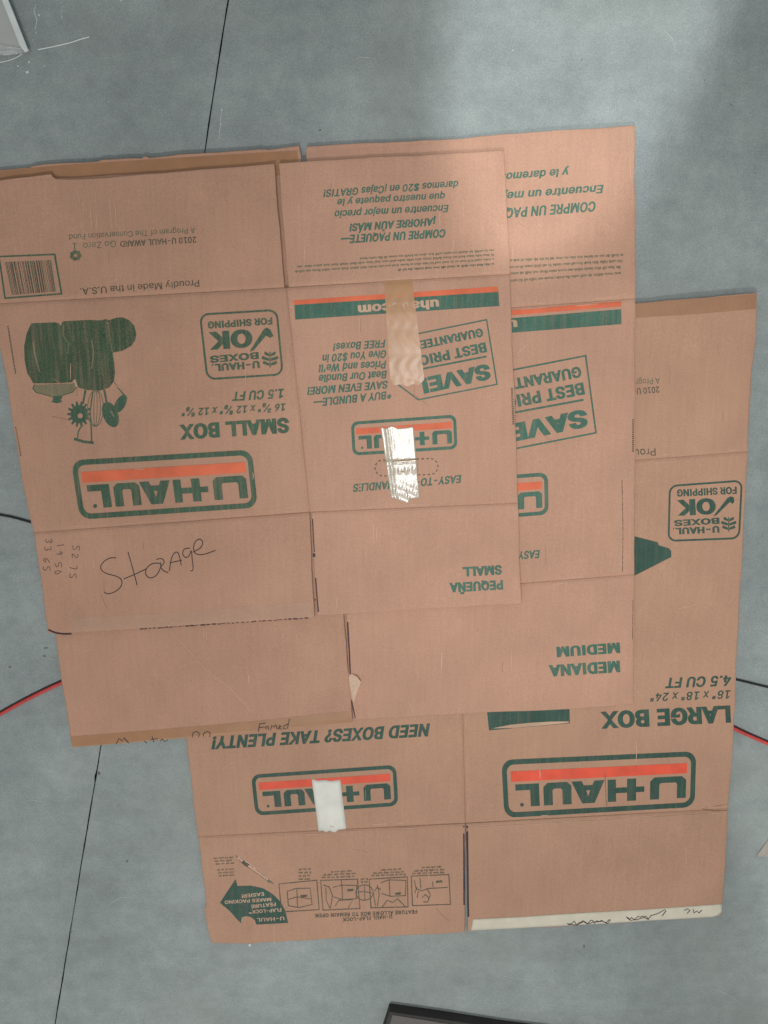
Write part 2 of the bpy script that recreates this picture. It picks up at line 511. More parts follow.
    def scuffs(s):
        r = random.Random(int(s.c[0][0]*7+s.c[0][1])); cx = sum(c[0] for c in s.c)/4; cy = sum(c[1] for c in s.c)/4
        for (a, b) in s.cre:
            L = math.hypot(b[0]-a[0], b[1]-a[1]); dx, dy = (b[0]-a[0])/L, (b[1]-a[1])/L; nx, ny = -dy, dx
            if (cx-a[0])*nx+(cy-a[1])*ny < 0: nx, ny = -nx, -ny
            t = r.uniform(4, 20)
            while t < L-12:
                w = r.uniform(5, 26); o = r.uniform(2.0, 3.6)
                if t+w > L-5: break
                s.stroke([(a[0]+dx*q+nx*(o+r.uniform(-.3,.3)), a[1]+dy*q+ny*(o+r.uniform(-.3,.3))) for q in (t, t+w*.5, t+w)], r.uniform(.35,.7), M_scuff, taper=True)
                t += w+r.uniform(8, 60)
        for k in range(int(r.uniform(5, 9))):
            u, v = r.uniform(.08,.92), r.uniform(.1,.9); f = quadmap(s.c[3:4]+s.c[2:3]+s.c[1:2]+s.c[0:1]); p = f((u, v))
            an = r.choice((PI/2, PI/2, r.uniform(0, PI))); w = r.uniform(5, 22)
            s.stroke([(p[0], p[1]), (p[0]+w*.5*math.cos(an)+r.uniform(-.6,.6), p[1]+w*.5*math.sin(an)), (p[0]+w*math.cos(an), p[1]+w*math.sin(an))], r.uniform(.35,.8), r.choice((M_scuff, M_scuff, M_dent)), taper=True)
    def build(s, parent, label=None):
        if s.top == 0: s.scuffs()
        return build(s.name, s.v, s.f, s.mats, s.m, parent, s.sm, label)

def rrect(u0, v0, u1, v1, r, n=6, asp=1.0):
    "rounded rectangle loop; asp = (pixels per v)/(pixels per u)"
    out = []
    for cx, cy, a0 in ((u1-r*asp, v1-r, 0), (u0+r*asp, v1-r, 90), (u0+r*asp, v0+r, 180), (u1-r*asp, v0+r, 270)):
        for k in range(n+1):
            a = math.radians(a0+90*k/n); out.append((cx+r*asp*math.cos(a), cy+r*math.sin(a)))
    return out
def quadmap(q):
    "q = picture corners of reading (0,0) (1,0) (1,1) (0,1)"
    def f(p):
        u, v = p
        return tuple(q[0][k]*(1-u)*(1-v)+q[1][k]*u*(1-v)+q[2][k]*u*v+q[3][k]*(1-u)*v for k in range(2))
    return f
def logo(p, q, mg, mo):
    """the rental firm's mark: round-cornered frame, bar below, block letters with the dash through the H.
    q = picture corners of reading bottom-left, bottom-right, top-right, top-left"""
    f = quadmap(q)
    Wd = math.hypot(q[1][0]-q[0][0], q[1][1]-q[0][1]); Hd = math.hypot(q[3][0]-q[0][0], q[3][1]-q[0][1])
    k = Hd/Wd                                      # r in units of v; asp turns to u
    t = .088
    def dens(lp):
        o = []
        for i in range(len(lp)):
            a, b = lp[i], lp[(i+1)%len(lp)]
            n = max(1, int(math.hypot((a[0]-b[0])*Wd, (a[1]-b[1])*Hd)/12))
            for j in range(n): o.append((a[0]+(b[0]-a[0])*j/n, a[1]+(b[1]-a[1])*j/n))
        return o
    A = dens(rrect(0, 0, 1, 1, .20, asp=k)); B = rrect(t*k, t, 1-t*k, 1-t, .13, asp=k)
    A = rrect(0, 0, 1, 1, .20, asp=k)
    # frame as a ring of quads so that it follows the sheet
    V = []; Fc = []; n = len(A)
    ring = []
    for i in range(n):
        a0, a1, b0, b1 = A[i], A[(i+1)%n], B[i], B[(i+1)%n]
        m = max(1, int(math.hypot((a1[0]-a0[0])*Wd, (a1[1]-a0[1])*Hd)/10))
        for j in range(m):
            x = j/m; ring.append(((a0[0]+(a1[0]-a0[0])*x, a0[1]+(a1[1]-a0[1])*x), (b0[0]+(b1[0]-b0[0])*x, b0[1]+(b1[1]-b0[1])*x)))
    for a, b in ring: V += [f(a), f(b)]
    m = len(ring)
    for i in range(m):
        j = (i+1) % m; Fc.append((2*i, 2*i+1, 2*j+1, 2*j))
    p.add(V, Fc, mg)
    p.bar([f((.045, .385)), f((.955, .385)), f((.955, .205)), f((.045, .205))], mo)
    y0, y1 = .435, .825
    sw = .047; sh = .105
    def U(a, b):
        c = .022; d = c/k*.9
        return [(a, y1), (a, y0+d), (a+c, y0), (b-c, y0), (b, y0+d), (b, y1), (b-sw, y1), (b-sw, y0+sh+.03), (b-sw-.008, y0+sh), (a+sw+.008, y0+sh), (a+sw, y0+sh+.03), (a+sw, y1)]
    ym = (y0+y1)/2; hb = .048
    Hh = [(.265, ym-hb), (.308, ym-hb), (.308, y0), (.308+sw, y0), (.308+sw, ym-hb), (.413, ym-hb), (.413, y0), (.413+sw-.004, y0), (.413+sw-.004, y1), (.413, y1), (.413, ym+hb), (.308+sw, ym+hb), (.308+sw, y1), (.308, y1), (.308, ym+hb), (.265, ym+hb)]
    Aa = [(.472, y0), (.525, y0), (.535, y0+.075), (.580, y0+.075), (.590, y0), (.643, y0), (.590, y1), (.525, y1)]
    Ah = [(.547, y0+.165), (.568, y0+.165), (.5575, y0+.275)]
    Ll = [(.812, y0), (.935, y0), (.935, y0+sh), (.812+sw, y0+sh), (.812+sw, y1), (.812, y1)]
    for L in ([U(.048, .235)], [Hh], [Aa, Ah], [U(.645, .790)], [Ll]):
        p.poly([[f(x) for x in lp] for lp in L], mg)
    c = f((.905, .79)); p.poly([[(c[0]+Hd*.035*math.cos(a*.9), c[1]+Hd*.035*math.sin(a*.9)) for a in range(7)]], mg)
def badge(p, q, mg, texts, check, emb, lw=1.9, r=.13):
    f = quadmap(q)
    Wd = math.hypot(q[1][0]-q[0][0], q[1][1]-q[0][1]); Hd = math.hypot(q[3][0]-q[0][0], q[3][1]-q[0][1])
    lp = [f(x) for x in rrect(0, 0, 1, 1, r, asp=Hd/Wd)]
    p.stroke(lp, lw, mg, closed=True)
    for (s, a, b, cap, bo) in texts: p.text(s, a, b, cap, mg, bo)
    p.poly([check], mg)
    cx, cy, R = emb
    # six-winged tree emblem, in three chevrons and a stem
    for dy, w in ((-.66, .62), (-.1, .95), (.48, .8)):
        for sg in (-1, 1):
            x0 = cx+sg*.10*R; y = cy+dy*R
            p.poly([[(x0, y+.28*R), (x0, y-.02*R), (x0+sg*w*R*.85, y-.34*R), (x0+sg*w*R, y-.05*R), (x0+sg*w*R*.8, y+.10*R)]], mg)
    p.stroke([(cx, cy-R*.95), (cx, cy+R)], 1.0, mg)

def back(panels_spec, Hf, mat, parent, inset=1.4):
    "the rear wall of the folded-flat box: same panels one sheet lower, a hair smaller or shifted"
    for name, cs, kinds in panels_spec:
        cx = sum(c[0] for c in cs)/4; cy = sum(c[1] for c in cs)/4
        q = []
        for c in cs:
            q.append((c[0]+(cx-c[0])/abs(cx-c[0])*inset*.8, c[1]+(cy-c[1])/abs(cy-c[1])*inset))
        Panel(name, q, Hf, kinds, mat, thick=2.8*MM, top=3.15*MM, cell=14).build(parent)

def tape(name, pts_top, pts_bot, panel, m, parent, lift=.35*MM, label=None, extra=None, thick=.12*MM, nrow=6, wr=0, zf=None, step=3.5):
    "thin strip between two picture-space polylines with as many points"
    V = []; Fc = []
    def rs(pl, n):
        L = [0]
        for k in range(1, len(pl)): L.append(L[-1]+math.hypot(pl[k][0]-pl[k-1][0], pl[k][1]-pl[k-1][1]))
        o = []
        for i in range(n+1):
            d = L[-1]*i/n; k = 1
            while k < len(L)-1 and L[k] < d: k += 1
            u = (d-L[k-1])/max(1e-9, L[k]-L[k-1]); o.append((pl[k-1][0]+(pl[k][0]-pl[k-1][0])*u, pl[k-1][1]+(pl[k][1]-pl[k-1][1])*u))
        return o
    n = max(8, int(math.hypot(pts_top[0][0]-pts_top[-1][0], pts_top[0][1]-pts_top[-1][1])/step))
    A, B = rs(pts_top, n), rs(pts_bot, n)
    r = random.Random(len(name)+n)
    for j in range(nrow+1):
        for i in range(n+1):
            x = A[i][0]+(B[i][0]-A[i][0])*j/nrow; y = A[i][1]+(B[i][1]-A[i][1])*j/nrow
            z = panel(x, y)+lift + wr*(.5+.5*math.sin(x*.55+math.sin(y*.21)*2))*abs(math.sin(y*.13+1.1))
            if zf: z += zf(x, y)
            V.append(P(x, y, z))
    N = len(V)
    film = m in (M_btape, M_btape2, M_clear, M_ttape)       # clear film: its 0.1 mm edge is left out
    if not film: V += [Vector((v.x, v.y, v.z-thick)) for v in V[:N]]
    for j in range(nrow):
        for i in range(n):
            a = j*(n+1)+i; Fc.append((a, a+n+1, a+n+2, a+1))
            if not film: Fc.append((N+a, N+a+1, N+a+n+2, N+a+n+1))
    def wall(a, b): Fc.append((a, b, b+N, a+N))
    if not film:
        for i in range(n): wall(i, i+1); k = nrow*(n+1); wall(k+i+1, k+i)
        for j in range(nrow): wall((j+1)*(n+1), j*(n+1)); wall(j*(n+1)+n, (j+1)*(n+1)+n)
    mats = [m]; mids = [0]*len(Fc)
    if extra:                                   # writing and painted fold strokes on the tape
        mats.append(M_pen)
        class Q(Panel):
            def __init__(s): s.v = V; s.f = Fc; s.m = mids; s.sm = []; s.mats = mats; s.lay = 0
            def h(s, x, y): return panel(x, y)+lift+(zf(x, y) if zf else 0)
        q = Q(); extra(q)
    return build(name, V, Fc, mats, mids, parent, True, label)

# ================================================================== LARGE BOX (lowest)
L_TL, L_TR = (134,345), (757,293)
cL = P(450, 620, 0)
large = empty('flattened_box', (cL.x, cL.y, 0), 'flattened large moving box, lowest of the stack, with white tape along its bottom flap', 'cardboard box', 'flattened moving boxes on the floor')
gapL = 463.5
q_rt = [(454,317.5), (757,293), (748,451.5), (457,474)]
q_lt = [(134,345), (450,318), (454,474.5), (157,497)]
q_r = [(457,474), (748,451.5), (728,808.5), (465.5,823)]
q_l = [(157,497), (457,474), (465.5,823), (198,836.5)]
q_rb = [(466.4,823.3), (728,808.5), (721,915), (467.6,931)]
q_lb = [(198,836.5), (464.9,823.3), (465.0,932), (212,943)]
sL = [('back_flap', q_rt, ['cut','cut','crease','cut']), ('back_flap', q_lt, ['cut','cut','crease','cut']),
      ('back_panel', q_r, ['crease','cut','crease','crease']), ('back_panel', q_l, ['crease','crease','crease','cut']),
      ('back_flap', q_rb, ['crease','cut','cut','cut']), ('back_flap', q_lb, ['crease','cut','cut','cut'])]
back(sL, HL, M_card2, large)
pn = Panel('top_flap', q_lt, HL, ['cut','cut','crease','cut'], M_cardL); pn.build(large)
pn = Panel('top_flap', q_rt, HL, ['cut','cut','crease','cut'], M_cardL,
           {1: [(757,293), (755.5,340), (749,400), (748,451.5)]}); Ltr = pn
pn.text('A Program of The Conservation Fund', (659.6,377.5), (541,388), 6, M_fade, .004)
pn.text('2010 U-HAUL AWARD', (659,386.4), (589,392), 6.2, M_black, .02)
pn.text('Proudly Made in the U.S.A.', (655.4,448), (526,457), 7.6, M_black, .006)
pn.build(large)
tape('tape_strip', [(636,303.5),(700,298.5),(756.5,294)], [(636,318),(700,314),(755.8,309)], pn.h, M_btape2, large, label='brown tape along the top edge')
pn = Panel('side_panel', q_r, HL, ['crease','cut','crease','crease'], M_cardL,
           {1: [(748,451.5), (744,520), (739.5,600), (736,680), (733,740), (728,808.5)]})
badge(pn, [(741.8,480.7), (669.9,486), (668.6,540.9), (739,538.2)], M_dgreen,
      [('FOR SHIPPING', (736.6,486.6), (676.7,489.6), 7.2, .045), ('OK', (715.4,498), (677,500), 16, .085),
       ('BOXES', (719.3,517.6), (674,520.2), 6.2, .05), ('U-HAUL', (719.3,526), (675.5,528), 6.6, .05)],
      [(734.5,502),(734,497.5),(731,496.3),(727.5,498),(713,516.5),(716.5,515.2),(730,502),(732.2,503.8)], (728.8,524.2,7.5))
pn.stroke([(674,527.6),(673.2,529.5)], .8, M_dgreen)
pn.poly([[(590,520),(635,536.4),(657.9,542.3),(658.7,545.3),(669,548.3),(671.2,551),(671.3,557),(635,575.5),(600,590)]], M_dgreen)
pn.text('4.5 CU FT', (731.4,675.3), (664.6,678), 10.4, M_dgreen, .035, .22)
pn.text('18" x 18" x 24"', (730.7,690.3), (649.8,693.4), 8.2, M_dgreen, .021, .215)
pn.text('LARGE BOX', (730.2,705.4), (600.4,711.8), 17.2, M_dgreen, .07)
logo(pn, [(696.3,751.3), (501.3,760), (504.5,818), (694.6,807)], M_dgreen, M_red)
pn.bar([(486.5,706), (569.2,701), (569.9,723.3), (489,730.4)], M_dgreen, 10)
pn.poly([[(492,728.4),(510,724.8),(530,722.8),(550,721.6),(568.8,721.4),(568.5,722.8),(540,725.6),(515,727.9)]], M_bare)
pn.stroke([(605,770),(606,800),(607,806)], .7, M_edge)
pn.stroke([(702,809),(714,811),(727,810.5)], .6, M_edge); pn.stroke([(705,807.5),(718,806),(727.4,804)], .5, M_edge)
pn.build(large)
pn = Panel('side_panel', q_l, HL, ['crease','crease','crease','cut'], M_cardL)
pn.text('NEED BOXES? TAKE PLENTY!', (430,723.4), (210.5,736.8), 12.8, M_dgreen, .05, .24)
logo(pn, [(396,764.9), (251,774.8), (255.5,815.7), (398.3,805.9)], M_dgreen, M_red)
pn.build(large)
Ll = pn
tape('tape_piece', [(311.6,778.6),(318,781),(324,779.6),(331,781.3),(340.3,779.6)], [(318.7,831.5),(322,830.2),(326,832.2),(331,830),(334,833.6),(338,829.8),(346.3,829)], pn.h, M_mtape, large, label='short piece of white masking tape', nrow=14, wr=.15*MM)
pn = Panel('bottom_flap', q_rb, HL, ['crease','cut','cut','cut'], M_cardL,
           {1: [(728,808.5), (726,850), (723,900), (721,915)], 2: [(721,915),(712,917.3),(640,921.4),(560,926),(467.6,931)]})
pn.stroke([(475,827.5),(600,820.5),(722,813)], .5, M_bare)
pn.stroke([(467.2,826),(467.6,860),(468.0,900),(468.4,917)], 1.9, M_purple)  # inked slot edge, also painted to deepen the slot's shade
pn.build(large)
def scr(q):
    r = random.Random(5)
    for x0, x1, y in ((567,612,923.6), (626,652,919)):
        x = x0; pts = []
        while x < x1:
            pts.append((x, y-(x-x0)*.05+r.uniform(-2.2,1.2))); x += r.uniform(1.1,2.6)
        q.stroke(pts, .7, M_pen); q.stroke([(a+.8, b+1) for a, b in pts[::2]], .7, M_pen)
    q.stroke([(650,916),(658,913.5),(665,909.5),(666,911),(662,916)], .7, M_pen)
    q.stroke([(684,910.5),(688,908.8),(690,910.5),(687,913.6)], .7, M_pen); q.stroke([(693,909),(694,913),(697,911),(699,913),(702,910)], .7, M_pen)
tape('tape_strip', [(473,919.2),(520,917),(560,914.2),(650,909),(722.3,904)], [(471,930.6),(520,928),(560,925.8),(600,923.8),(650,920.6),(712,917.0),(719,915.4),(722,911)], pn.h, M_wtape, large, label='white tape along the bottom edge with pen marks', extra=scr, nrow=5)
pn = Panel('bottom_flap', q_lb, HL, ['crease','cut','cut','cut'], M_cardL,
           {3: [(212,943),(208,928),(206,917),(204.2,911),(206.5,903),(204.5,885),(201,860),(198,836.5)], 2: [(465.0,932),(380,936.5),(300,940.5),(250,943),(212,943)]}, jit=.9)
pn.stroke([(463.8,826),(464.0,850),(464.1,905)], 1.5, M_purple)  # same on the left: slot ink doubling as painted shade
z = 5.908
def A(x, y): return (200+x/z, 840+y/z)
pn.poly([[A(118,370),A(210,232),A(222,272),A(300,270),A(370,285),A(430,320),A(475,365),A(505,420),A(520,490),A(332,500),A(325,475),A(300,455),A(270,450),A(245,458),A(242,492)]], M_dgreen)
pn.text('U-HAUL', A(497,452), A(335,462), 3.6, M_bare, .03)
pn.text('FLAP-LOCK\u2122', A(480,402), A(288,415), 3.6, M_bare, .03)
pn.text('FEATURE', A(447,368), A(300,383), 3.6, M_bare, .03)
pn.text('MAKES PACKING', A(420,341), A(145,358), 3.4, M_bare, .03)
pn.text('EASIER!', A(377,308), A(245,322), 3.6, M_bare, .03)
pn.stroke([A(210,92), A(250,128)], 1.0, M_fade)
pn.stroke([A(225,100), A(418,243)], 3.6, M_scuff); pn.stroke([A(236,104), A(410,232)], .5, M_black); pn.stroke([A(228,118), A(404,246)], .5, M_black)
pn.stroke([A(250,128), A(285,154)], 3.4, M_black); pn.poly([[A(408,228),A(438,262),A(394,246)]], M_fade)
for k, (a, b, y) in enumerate(((80,198,101),(85,197,118),(92,200,135),(100,204,170),(106,206,188),(110,206,205))):
    pn.greek(A(a,y+3), A(b,y-3), 1.9, M_black, 40+k, (2,6))
pn.stroke([A(466,260),A(690,238),A(704,412),A(482,425)], .9, M_black, closed=True)
pn.stroke([A(515,305),A(565,287),A(650,285),A(662,382),A(582,400),A(522,388)], .8, M_black, closed=True)
pn.stroke([A(572,290),A(576,398)], .8, M_black); pn.stroke([A(522,352),A(574,336),A(655,350)], .7, M_black); pn.bar([A(594,326),A(634,323),A(636,336),A(596,339)], M_black, 2)
z2 = 4.267
def B(x, y): return (300+x/z2, 850+y/z2)
for q in ([(88,130),(245,125),(256,250),(98,257)], [(295,125),(458,115),(461,243),(303,247)], [(475,112),(635,105),(642,232),(480,238)]):
    pn.stroke([B(*x) for x in q], .9, M_black, closed=True)
pn.stroke([B(275+37*math.cos(a/18*PI*2), 182+33*math.sin(a/18*PI*2)) for a in range(18)], .8, M_black, closed=True)
for L in ([(140,160),(178,150),(242,152),(240,208),(182,212),(142,200)], [(178,152),(182,212)], [(176,130),(180,165)], [(100,150),(125,158),(138,195),(130,250)], [(110,160),(112,215),(128,250)],
          [(150,240),(165,215),(225,212),(205,248)], [(345,140),(378,128),(452,130),(450,195),(385,198),(348,186)], [(380,128),(384,196)], [(330,150),(338,190),(330,240)], [(312,180),(322,240)],
          [(350,245),(372,215),(395,225),(415,208),(448,240)], [(345,170),(330,160),(318,175)], [(245,180),(275,178),(305,184)], [(275,150),(277,214)],
          [(488,130),(495,165),(520,175),(545,165),(630,160)], [(566,135),(568,160)], [(505,175),(500,205)], [(520,205),(535,190),(550,205),(545,222),(525,222)], [(512,120),(516,165)], [(490,185),(498,160)], [(540,165),(556,190),(548,215)]):
    pn.stroke([B(*x) for x in L], .75, M_black)
for x, y in ((202,168),(405,183),(580,132)): pn.bar([B(x,y),B(x+26,y-2),B(x+27,y+7),B(x+1,y+9)], M_black, 2)
for k, (a, b, y0) in enumerate(((0,45,78),(0,48,92),(0,48,106),(0,48,120))): pn.greek(B(a-6,y0+2), B(b,y0), 2.0, M_black, 80+k, (2,5))
for k, (x0, x1, ys) in enumerate(((92,240,(88,100,112)), (305,450,(80,93,104)), (480,622,(70,83,95)))):
    for j, y in enumerate(ys):
        pn.greek(B(x0+(40 if j == 0 else 8*(2-j)), y+3), B(x1-(12 if j == 0 else 0), y-3), 2.0, M_black, 90+k*5+j, (2,6))
pn.greek(B(258,122), B(290,120), 2.0, M_black, 120, (2,4)); pn.greek(B(260,134), B(288,132), 2.0, M_black, 121, (2,4))
pn.text('U-HAUL FLAP-LOCK', B(393,277), B(182,290), 3.7, M_black, .04, 0, 1.1)
pn.text('FEATURE ALLOWS BOX TO REMAIN OPEN', B(500,256), B(66,273), 3.7, M_black, .04, 0, 1.1)
pn.build(large)

# ================================================================== MEDIUM BOX
cM = P(340, 420, 0)
medium = empty('flattened_box', (cM.x, cM.y, 0), 'flattened medium moving box in the middle of the stack, torn beside its bottom flap', 'cardboard box', 'flattened moving boxes on the floor')
m_tl = [(-14,171), (299,149.5), (309.5,321), (8,345)]
m_tr = [(306,152), (635,125.3), (635.3,298.5), (316.5,322)]
m_l = [(8,345), (313,321.8), (340,597.5), (53,618)]
m_r = [(313,321.8), (635.3,298.5), (634.5,574.5), (340,597.5)]
m_bl = [(53,618), (342.5,597.6), (352.3,722), (72,747)]
m_br = [(346.3,597.3), (634.5,574.5), (633.3,704), (355,719.5)]
sM = [('back_flap', m_tl, ['cut','cut','crease','cut']), ('back_flap', m_tr, ['cut','cut','crease','cut']),
      ('back_panel', m_l, ['crease','crease','crease','cut']), ('back_panel', m_r, ['crease','cut','crease','crease']),
      ('back_flap', m_bl, ['crease','cut','cut','cut']), ('back_flap', m_br, ['crease','cut','cut','cut'])]
back(sM, HM, M_card2, medium)
pn = Panel('top_flap', m_tl, HM, ['cut','cut','crease','cut'], M_card2,
  {0: [(-14,171),(0,170),(30,168),(34,166.2),(62,163.5),(98,162),(102,160.5),(136,158.3),(141,158.6),(145,156.3),(150,158.6),(180,156.2),(205,154.6),(240,152.6),(262,151),(268,151.5),(292,148.3),(299,147.5)],
   1: [(299,147.5),(301,158),(304,220),(309.5,321)]}, jit=.9)
pn.build(medium)
tape('tape_strip', [(-12,172.2),(60,165.2),(140,160),(220,155),(297,150.5)], [(-10,196),(60,190),(140,184),(220,179),(300,174)], pn.h, M_btape, medium, label='brown tape under the torn top edge')
pn = Panel('top_flap', m_tr, HM, ['cut','cut','crease','cut'], M_card,
  {0: [(306,152),(307,146.6),(330,145),(450,139),(540,131.8),(560,130.5),(635,125.3)]})
pn.text('y le daremos $20 en', (569.3,168), (459,176.5), 8.2, M_teal, .035, .24)
pn.text('Encuentre un mejor precio', (603.7,184.6), (452,196.3), 8.4, M_teal, .035, .24)
pn.text('COMPRE UN PAQUETE\u2014', (595.3,201.3), (466,211.4), 10, M_teal, .035, .24)
for k, (yr, yl) in enumerate(((253.5,259),(259.3,266),(265.3,272.3),(271.6,279.6))):
    pn.greek((495,yl+.9), (623.4-(1 if k else 0),yr), 3.1, M_fade, 200+k)
pn.stroke([(628,131),(629.5,160),(633,200)], .8, M_bare)
pn.build(medium)
Panel('side_panel', m_l, HM, ['crease','crease','crease','cut'], M_card).build(medium)
pn = Panel('side_panel', m_r, HM, ['crease','cut','crease','crease'], M_card)
pn.bar([(330,324.5), (621.2,301.4), (621.3,306.4), (330,330)], M_orange, 40)
pn.bar([(330,333), (621.2,309.2), (621.6,324.1), (331,347)], M_teal, 40)
pn.text('uhaul.com', (517,319.5), (420,327.5), 9.5, M_bare, .05)
pn.stroke([(480,377),(514,369.7),(585.7,355.7),(596,432.8),(516,448.5),(490,453)], 1.7, M_teal)
pn.stroke([(583.5,399.8),(480,419)], 2.0, M_teal)
pn.text('GUARANTEED', (580.2,366.2), (488,383.2), 11, M_teal, .05)
pn.text('BEST PRICE', (583,382.3), (495,398.8), 12.3, M_teal, .05)
pn.text('SAVE!', (586,408.8), (499,426.5), 18, M_teal, .085)
logo(pn, [(547.8,472.2), (418,482), (420.5,524.5), (548.6,514.6)], M_teal, M_orange)
pn.text('EASY-TO-CUT HANDLES', (539.8,550), (437,558), 8.0, M_teal, .035, .24)
for k in range(16): pn.bar([(632.2,419+k*2.1), (634,419+k*2.1), (634,420.3+k*2.1), (632.2,420.3+k*2.1)], M_black, 1)
pn.stroke([(622,480),(623,530),(622.5,572)], .8, M_edge); pn.stroke([(636-7,470),(629.5,560)], .5, M_bare)  # fold's shadow painted as a dark line, with a pale line beside
pn.build(medium)
pn = Panel('bottom_flap', m_bl, HM, ['crease','cut','cut','cut'], M_card2)
pn.stroke([(170,630),(205,668),(232,690),(252,712)], .7, M_bare)
pn.build(medium)
def scr2(q):
    q.stroke([(116,744),(119,738.5),(122,741),(124,738),(129,743.5)], .8, M_pen)
    q.stroke([(144,741),(147,743)], .8, M_pen); q.stroke([(152,736.5),(154,742.5)], .8, M_pen); q.stroke([(150,740),(158,738.7)], .7, M_pen)
    q.stroke([(160,741),(162,739),(165,741.5),(168,739.5)], .7, M_pen)
    for x in (196, 207): q.stroke([(x-3.5,737.6-(x-196)*.1),(x-3.6,733.5),(x,731.3),(x+3.4,733),(x+2.6,737)], .8, M_pen, smooth=1)
    def E(x, y): return (50+x/2.477, 690+y/2.477)
    q.stroke([E(516,104),E(519,84),E(534,82)], .9, M_pen); q.stroke([E(517,93),E(530,92)], .8, M_pen)
    q.stroke([E(536,98),E(533,92),E(540,90),E(541,99)], .8, M_pen)
    q.stroke([E(546,100),E(549,88),E(555,92),E(559,86),E(563,98)], .8, M_pen)
    q.stroke([E(567,94),E(573,90),E(568,88),E(566,96),E(575,97)], .8, M_pen)
    q.stroke([E(586,96),E(578,96),E(580,89),E(590,84),E(593,72),E(588,96)], .8, M_pen)
tape('tape_strip', [(71,736.5),(160,729.5),(250,721.5),(347.5,711.3)], [(72.6,747.4),(160,740.4),(250,732.2),(351.8,722.4)], pn.h, M_btape, medium, label='brown tape with pen writing along the bottom edge', extra=scr2, nrow=5)
pn = Panel('bottom_flap', m_br, HM, ['crease','cut','cut','cut'], M_card,
   {3: [(355,719.5),(354,708),(351,700),(349,686),(348.5,668),(346.5,620),(346.3,597.3)], 2: [(633.3,704),(570,709),(490,712.3),(430,715.6),(355,719.5)]}, jit=.4)
pn.text('MEDIUM', (619.7,642.5), (556.3,647), 10.4, M_teal, .075)
pn.text('MEDIANA', (619.7,660.6), (548.6,665.3), 11.6, M_teal, .075)
pn.stroke([(633,600),(632.5,640)], .6, M_edge)
pn.stroke([(347.6,622),(349.2,650),(350.2,674)], 1.5, M_purple); pn.stroke([(351.6,700),(353,708),(355.4,718)], 1.0, M_purple, taper=True)  # shade of the slot painted along its edge
pn.build(medium); mbr = pn
# torn liner flap beside the slot
V = []; Fc = []
rim = [(348.5,677),(352,674),(357,676.5),(361,682),(358.5,688),(356,696),(353.5,703),(352,696),(350,686)]
V.append(P(355,685, mbr.h(355,685)+3.2*MM))
for i, (x, y) in enumerate(rim): V.append(P(x, y, mbr.h(x, y)+(.3+(3.6 if i in (2,3) else 1.0 if i == 1 else 0))*MM))
for i in range(len(rim)): Fc.append((0, 1+(i+1)%len(rim), 1+i))
V2 = [Vector((v.x, v.y, v.z-.25*MM)) for v in V]; n = len(V)
Fc += [tuple(reversed([i+n for i in f])) for f in Fc[:len(rim)]]
for i in range(len(rim)): a, b = 1+i, 1+(i+1)%len(rim); Fc.append((a, b, b+n, a+n))
M_torn = simple('torn_paper', (.60,.42,.31), .9, .1, 300, .15, .4)
build('torn_liner', V+V2, Fc, [M_torn], None, medium, False, 'curled torn paper beside the slot')

# ================================================================== SMALL BOX
cS = P(250, 390, 0)
small = empty('flattened_box', (cS.x, cS.y, 0), 'flattened small moving box on top of the stack, with storage handwritten in pen on it', 'cardboard box', 'flattened moving boxes on the floor')
s_tl = [(-26,183), (274.5,163.5), (284.5,287.5), (-9,304)]
s_tr = [(278.8,163), (504,150), (510,274), (288.5,287.2)]
s_l = [(-9,304), (286.5,287.5), (310,512), (34,532.5)]
s_r = [(286.5,287.5), (510,274), (518,503), (310,512)]
s_bl = [(34,532.5), (309.6,512.2), (315.6,617.4), (48,633)]
s_br = [(311.8,512), (518,503), (521.5,603.5), (317.6,615.5)]
sS = [('back_flap', s_tl, ['cut','cut','crease','cut']), ('back_flap', s_tr, ['cut','cut','crease','cut']),
      ('back_panel', s_l, ['crease','crease','crease','cut']), ('back_panel', s_r, ['crease','cut','crease','crease']),
      ('back_flap', s_bl, ['crease','cut','cut','cut']), ('back_flap', s_br, ['crease','cut','cut','cut'])]
back(sS, HS, M_card2, small)
pn = Panel('top_flap', s_tl, HS, ['cut','cut','crease','cut'], M_card2,
  {0: [(-26,183),(0,180.5),(51,174),(53,177),(56,178.8),(68,179.8),(120,176),(200,170),(274.5,163.5)]})
pn.text('A Program of The Conservation Fund', (195,227.6), (69,234.5), 5.6, M_fade, .004)
pn.text('2010 U-HAUL AWARD', (196,236.6), (120,241), 6, M_black, .02)
pn.text('Go Zero', (115.5,240.5), (83,243), 6.4, M_fade, -.002)
pn.stroke([(74,243),(75,250)], 1, M_fade); pn.stroke([(76.8,243.6),(73,243.4)], .8, M_fade)
for k in range(7):
    a = k/7*2*PI; cx, cy = 75.5+3.9*math.cos(a), 255.5+3.4*math.sin(a)
    pn.poly([[(cx+2.3*math.cos(b*PI/4), cy+2.1*math.sin(b*PI/4)) for b in range(8)]], M_fade)
pn.text('Proudly Made in the U.S.A.', (199,279.8), (80,288.3), 6.7, M_black, .008)
pn.stroke([(-1,256.6),(54.6,254.4),(61.5,293.8),(5,298.2)], 1.6, M_green, closed=True)
f = quadmap([(5,262),(51,260),(56,291.5),(12,295)]); r = random.Random(3); u = 0
while u < .99:
    w = r.choice((.011,.011,.02,.032)); pn.bar([f((u,0)), f((min(1,u+w),0)), f((min(1,u+w),1)), f((u,1))], M_black if r.random() < .8 else M_fade, 2); u += w+r.choice((.012,.018,.026))
for x in (78,88,108,113): pn.stroke([(x,190),(x+2,205),(x+4,228)], .8, M_bare)
pn.stroke([(148,180),(150,225)], .7, M_bare)
pn.build(small)
pn = Panel('top_flap', s_tr, HS, ['cut','cut','crease','cut'], M_card)
